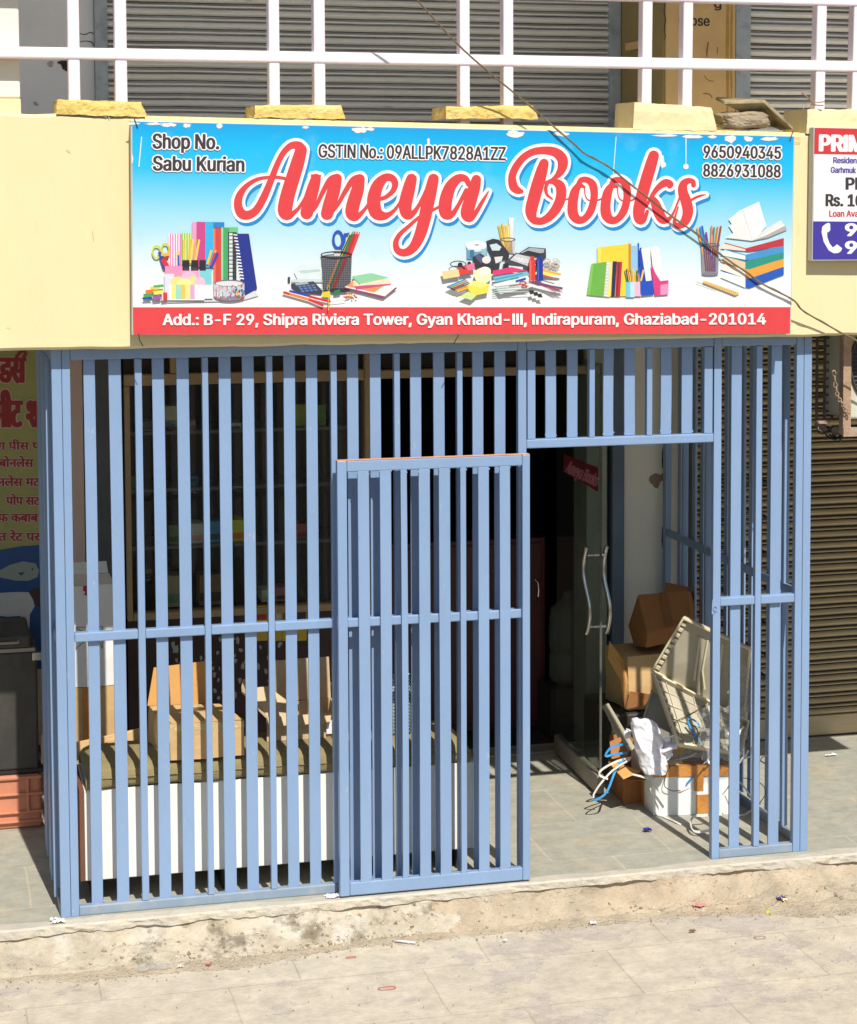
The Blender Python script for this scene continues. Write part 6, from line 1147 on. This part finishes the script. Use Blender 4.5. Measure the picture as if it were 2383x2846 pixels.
g = MB(); laid(g, union([[(80, 1645), (100, 1632), (118, 1640), (119, 1690), (104, 1685), (92, 1664)]]), YN - .005); laid(g, union([disc(91, 1582, 3, 8), [(50, 1592), (70, 1590), (60, 1600)]]), YN - .005); g.build('dark_marks', flat('dark_brown_ink', (70, 50, 45)), bn2, fixn=False)
rows = [('डस', (-2, 1062), (70, 1062), 66, 5.0), ('मीट श', (-14, 1186), (112, 1186), 70, 5.0), ('ग पीस प', (-6, 1250), (112, 1250), 20, 1.2), ('बोनलेस', (-2, 1298), (93, 1298), 21, 1.3), ('नलेस मट', (-6, 1351), (112, 1351), 21, 1.3), ('पोप सट', (18, 1403), (112, 1403), 21, 1.3), ('फ कबाब', (-4, 1450), (106, 1450), 21, 1.3), ('त रेट पर', (-4, 1503), (112, 1503), 21, 1.3)]
for s_, a, b_, cap, bold in rows:
    g1 = MB(); g2 = MB(); laid(g1, text_polys(s_, a, b_, cap, bold, 3.2 if cap > 40 else 2.3), YN - .002); laid(g2, text_polys(s_, a, b_, cap, bold), YN - .0035)
    if cap == 66: laid(g2, union(stroke([(46, 992, 9), (58, 978, 9), (66, 975, 9), (72, 984, 9), (66, 992, 8)])), YN - .0035)
    g1.build('lettering_border', flat('banner_pink_white', (205, 180, 165)), bn2, fixn=False); g2.build('red_lettering', flat('banner_red', (150, 34, 40)), bn2, fixn=False)
ov = thing('metal_cabinet', 'grimy charcoal metal cabinet with a hinged lid, standing on the orange crate', 'cabinet', (-0.35, 1.65, 0.275))
MB().box((-0.75, 1.46, 0.300), (-0.01, 1.95, 0.905)).build('body', M['charcoal'], ov, bevel=.012)
MB().box((-0.75, 1.44, 0.925), (-0.04, 1.95, 0.99)).build('lid', M['charcoal'], ov, bevel=.015); MB().box((-0.75, 1.445, 0.906), (-0.02, 1.46, 0.924)).build('rim', M['door_rail'], ov)
MB().tube([(-0.20, 1.44, 0.965), (-0.20, 1.415, 0.96), (-0.10, 1.415, 0.96), (-0.10, 1.44, 0.965)], .006, 8).build('handle', M['door_rail'], ov)
MB().box((-0.75, 1.47, 0.276), (0.02, 1.95, 0.299)).build('base_tray', M['black'], ov, bevel=.004)
MB().box((-0.035, 1.43, .86), (0.015, 1.47, .90)).build('latch', M['steel'], ov, bevel=.004)
MB().tube([(0.005, 1.44, .33), (0.006, 1.43, .42), (0.010, 1.43, .48)], .006, 6).build('hook', M['door_rail'], ov)
cr_ = thing('plastic_crate', 'orange red ribbed plastic crate on the floor under the black cabinet', 'crate', (-0.35, 1.65, 0))
MB().box((-0.75, 1.445, 0.0), (-0.001, 1.92, 0.272)).build('body', M['orange'], cr_, bevel=.02, seg=3)
for z in (.035, .082, .175): MB().box((-0.76, 1.428, z), (0.004, 1.444, z + .012)).build('rib', M['orange'], cr_, bevel=.003)
MB().box((-0.075, 1.430, .088), (-0.062, 1.444, .262)).build('rib', M['orange'], cr_, bevel=.003); MB().box((-0.755, 1.432, .255), (0.0, 1.444, .271)).build('rim', M['orange'], cr_, bevel=.004)

# ================================================================== RIGHT NEIGHBOUR: air conditioner on an angle-iron cage
YA = 0.06
ac = thing('air_conditioner', 'dusty off-white outdoor air conditioner unit in an angle iron cage at the right edge', 'air conditioner', (4.2, .25, 1.9))
xa1 = P(2344, 1120, YA).x; xa2 = P(2366, 1120, YA).x; zA0 = P(2355, 1213, YA).z; zA1 = P(2355, 1188, YA).z; zbod = P(2370, 1168, YA).z
MB().box((xa2 + .002, YA + .04, zbod), (xa2 + .80, YA + .34, zbod + .55)).build('body', M['ac'], ac, bevel=.012)
cxa, cza = xa2 + .262, zbod + .27
g = MB(); g.lathe([(0.25, 0), (0.25, .01), (0.0001, .012)], (0, 0, 0), 36); g.v = [Vector((cxa + p.x, YA + .039 - p.z * .1, cza + p.y)) for p in g.v]; g.build('fan_opening', M['black'], ac)
g = MB()
for k in range(-12, 13):
    z = k * .02; h = math.sqrt(max(0, .25 ** 2 - z * z)); 
    if h > .02: g.tube([(cxa - h, YA + .030, cza + z), (cxa + h, YA + .030, cza + z)], .0026, 5)
g.tube([(cxa + .252 * math.cos(t), YA + .031, cza + .252 * math.sin(t)) for t in [i * .157 for i in range(40)]], .007, 6, True); g.build('fan_grille', M['charcoal'], ac)
MB().box((xa1, YA, zA0), (xa2, YA + .006, zA0 + .75)).build('angle_post', M['rusty'], ac, bevel=.001); MB().box((xa1, YA + .007, zA0), (xa1 + .005, YA + .05, zA0 + .75)).build('angle_post', M['rusty'], ac)
MB().box((xa1 + .001, YA - .001, zA0 - .001), (xa2 + .9, YA - .006, zA1)).build('bottom_rail', M['rusty'], ac, bevel=.001); MB().box((xa1, YA + .007, zA0), (xa2 + .9, YA + .36, zA0 + .006)).build('bottom_rail', M['rusty'], ac)
MB().box((xa1 + .002, YA + .052, zA0 + .008), (xa1 + .03, YA + .36, zA0 + .03)).build('bottom_rail', M['rusty'], ac)
lt = thing('lattice_panel', 'grimy brown plastic grid panel on the side of the air conditioner cage', 'grid panel', P(2300, 1170, .32)); g = MB()
xL = xa1 - 0.02
X_l, X_r = P(2272, 1050, .34).x, P(2336, 1050, .34).x; Z0, Z1 = P(2300, 1165, .34).z, 2.53; nh = 11
for i in range(4): x = X_l + (X_r - X_l) * i / 3; g.box((x - .006, .34, Z0), (x + .006, .349, Z1))
for j in range(nh + 1): z = Z0 + (Z1 - Z0) * j / nh; g.box((X_l - .007, .3392, z - .006), (X_r + .007, .3498, z + .006))
g.build('grid', M['lattice'], lt)
ch_ = thing('chain', 'rusty steel chain hanging beside the air conditioner post', 'chain', P(2362, 1152, YA - .02)); g = MB()
pth = spline([(2318, 1030), (2321, 1062), (2326, 1090), (2332, 1108), (2342, 1122), (2350, 1136), (2362, 1150)], 4); 
for k in range(0, len(pth) - 2, 2):
    a, b_ = P(*pth[k], YA - .02), P(*pth[k + 2], YA - .02); m_ = (a + b_) / 2; d = (b_ - a); ln_ = d.length * .72; d.normalize(); s_ = d.cross(Vector((0, 1, 0))) if (k // 2) % 2 == 0 else Vector((0, 1, 0))
    g.tube([m_ + d * ln_ * math.cos(t) * .75 + s_ * .009 * math.sin(t) for t in [i * .523 for i in range(12)]], .0032, 6, True)
g.build('links', M['rust_chain'], ch_, smooth=True)
jn = thing('cable_bundle', 'tangle of greasy black cables hanging under the air conditioner', 'cables', P(2300, 1215, .2)); g = MB(); r3 = random.Random(11)
for k in range(11):
    x = 2268 + r3.random() * 50; y = 1180 + r3.random() * 30; pts = [(x, y, .2 + .05 * r3.random())]
    for j in range(4): x += r3.uniform(2, 24); y += r3.uniform(-10, 14); pts.append((min(x, 2336), min(y, 1236), .18 + .08 * r3.random()))
    g.tube([P(*q) for q in spline(pts, 4)], r3.uniform(.004, .008), 6)
g.build('strand', M['black'], jn)
MB().box(tuple(P(2272, 1178, .22)), tuple(P(2304, 1168, .24))).build('connector', M['rusty'], jn)

# ================================================================== LITTER
def on_step(px, py):
    """where the line of sight meets the street or the rough step face"""
    for k in range(70):
        z = -.02 - .002 * k; p = PZ(px, py, z); row = [bank((p.x + 3) / 11, i / 40) for i in range(41)]
        near = min(row, key=lambda q: abs(q.y - p.y))
        if abs(near.y - p.y) < .02 and near.z >= z: return Vector((p.x, p.y, near.z + .003))
    return PZ(px, py, -.155)
def scrap_(name, label, px, py, w, d, rgb, seed, z=None, amp=.012, cat='litter', mk=None, group='litter on the ground'):
    c = on_step(px, py) if z is None else PZ(px, py, z); g = MB()
    g.grid(lambda u, v: c + Vector(((u - .5) * w, (v - .5) * d, .004)) + Vector((noise.noise(Vector((u * 3 + seed, v * 3, 1))) * amp, noise.noise(Vector((u * 3, v * 3 + seed, 5))) * amp, abs(noise.noise(Vector((u * 4, v * 4, seed)))) * amp * 1.6)), 9, 7)
    return tag(g.build(name, mk or flat('litter_%02x%02x%02x' % rgb, rgb), base=c), label, cat, group)
scrap_('paper_scrap', 'crumpled white paper at the foot of the left grille post', 163, 2564, .055, .04, (240, 236, 232), 1, 0.006, .02)
scrap_('paper_scrap', 'folded white paper jammed under the gate corner', 928, 2493, .075, .05, (235, 232, 240), 2, 0.004, .012)
scrap_('wrapper', 'pink and white torn wrapper on the soil under the step', 1944, 2521, .06, .03, (225, 150, 140), 3)
scrap_('wrapper', 'blue and yellow sweet wrapper on the soil at the right', 2172, 2502, .04, .035, (70, 70, 150), 4)
scrap_('wrapper', 'white corner of foil beside the blue sweet wrapper', 2181, 2507, .025, .02, (240, 225, 170), 14)
scrap_('paper_scrap', 'small white paper scrap with a dark edge on the street', 1649, 2569, .03, .015, (245, 242, 240), 5)
scrap_('paper_scrap', 'red and white bit of paper on the street at left', 580, 2684, .022, .025, (215, 120, 110), 6)
scrap_('paper_scrap', 'little white tube of paper on the street at left', 503, 2690, .022, .010, (238, 236, 230), 7)
scrap_('paper_scrap', 'tiny white chip of paper on the street below the door', 1404, 2617, .016, .010, (235, 232, 226), 8)
scrap_('paper_scrap', 'brown crumpled twist of paper on the street at right', 1925, 2590, .028, .018, (150, 110, 80), 9)
scrap_('plastic_wrapper', 'crinkled clear plastic wrapper on the street below the step', 432, 2692, .14, .07, (230, 230, 230), 10, amp=.022, mk=M['film'])
scrap_('paper_scrap', 'white strip of paper lying on the floor tiles by the right shutter', 2310, 2100, .07, .02, (240, 238, 232), 12, 0.004, .008)
for lab, a, b_, rr, z in (('white drinking straw lying below the step', (1098, 2615), (1155, 2620), .0045, -.150), ('off-white stick stuck on the cement foot at left', (0, 2686), (55, 2684), .005, -.128), ('thin white straw on the soil near the step', (836, 2535), (843, 2538), .004, -.06)):
    p0, p1 = PZ(*a, z), PZ(*b_, z); g = MB(); g.tube([p0, p0.lerp(p1, .5) + Vector((0, 0, .001)), p1], rr, 8); tag(g.build('straw', M['paper'], base=p0, smooth=True), lab, 'straw', 'litter on the ground')
for lab, px, py, a, b_, col in (('thin brown rubber band on the street at right', 2113, 2605, .026, .020, 'twine'), ('large red rubber band on the street near the bottom', 1076, 2746, .038, .020, None), ('small red rubber band on the street below the gate', 976, 2660, .022, .009, None), ('lime green ring lying on the soil at right', 2135, 2534, .012, .010, 'g')):
    c = on_step(px, py); m_ = M['twine'] if col == 'twine' else (flat('lime_plastic', (190, 205, 60)) if col == 'g' else flat('red_rubber', (205, 95, 80)))
    g = MB(); g.tube([c + Vector((a * math.cos(t), b_ * math.sin(t) * (1 + .15 * math.cos(2 * t)), 0)) for t in [i * .314 for i in range(20)]], .0016 if col != 'g' else .004, 5, True); tag(g.build('rubber_band' if col != 'g' else 'plastic_ring', m_, base=c), lab, 'rubber band' if col != 'g' else 'ring', 'litter on the ground')
# pebbles and crumbs: too many to count
r4 = random.Random(21); g = MB()
for k in range(900):
    x = r4.uniform(-.6, 4.6); side_ = r4.random()
    y = foot(x) + r4.gauss(-.03, .05) if side_ < .75 else r4.uniform(-1.6, -.3); s_ = r4.uniform(.0015, .005) * (1 if side_ < .75 else .8)
    c = Vector((x, y, -.156)); R3 = Matrix.Rotation(r4.random() * 6, 3, 'Z')
    g.add([c + R3 @ Vector(v) * s_ for v in ((-1, -.7, 0), (1, -.8, 0), (.8, .9, 0), (-.9, .7, 0), (-.5, -.4, .9), (.6, -.3, 1.0), (.4, .5, .8), (-.5, .4, 1.1))], [(4, 5, 6, 7), (0, 1, 5, 4), (1, 2, 6, 5), (2, 3, 7, 6), (3, 0, 4, 7)], r4.randrange(3))
o = g.build('pebbles', [M['rock'], M['cement'], M['scrap']]); o['kind'] = 'stuff'; tag(o, 'scattered pebbles and crumbs along the foot of the step', 'pebbles')
g = MB()
for k in range(420):
    x = r4.choice([r4.uniform(-.5, 1.9), r4.uniform(.2, 1.6), r4.uniform(1.8, 4.2)]); v = r4.random() ** .7; p = bank((x + 3) / 11, v); s_ = r4.uniform(.003, .011); R3 = Matrix.Rotation(r4.random() * 6, 3, 'Z') @ Matrix.Rotation(r4.random() * 6, 3, 'X')
    g.add([p + R3 @ Vector(q) * s_ for q in ((-1, -.7, -.6), (1, -.8, -.5), (.8, .9, -.6), (-.9, .7, -.6), (-.5, -.4, .7), (.6, -.3, .8), (.4, .5, .6), (-.5, .4, .8))], [(0, 3, 2, 1), (4, 5, 6, 7), (0, 1, 5, 4), (1, 2, 6, 5), (2, 3, 7, 6), (3, 0, 4, 7)], r4.choice([0, 1, 1, 1, 2]))
o = g.build('rubble', [M['rock'], M['cement'], M['lip']]); o['kind'] = 'stuff'; tag(o, 'small stones and mortar lumps stuck in the rough step face', 'rubble')
# tufts of moss at the foot of the cement
g = MB()
for k in range(320):
    x = r4.choice([r4.gauss(1.02, .06), r4.gauss(1.24, .05), r4.gauss(.75, .1), r4.gauss(1.45, .08)]); y = foot(x) + r4.gauss(.01, .012); c = Vector((x, y, -.152 + r4.random() * .012)); h = r4.uniform(.002, .006); a = r4.random() * 6
    d = Vector((math.cos(a), math.sin(a), 0)) * .0022; g.add([c - d, c + d, c + Vector((r4.gauss(0, .003), r4.gauss(0, .003), h))], [(0, 1, 2)])
o = g.build('moss', mat('dry_moss', (0.16, 0.16, 0.05), .95, .3, 30), fixn=False); o['kind'] = 'stuff'; tag(o, 'dry green moss along the foot of the cement step', 'moss')

for o in bpy.data.objects:
    if '_b' in o: del o['_b']
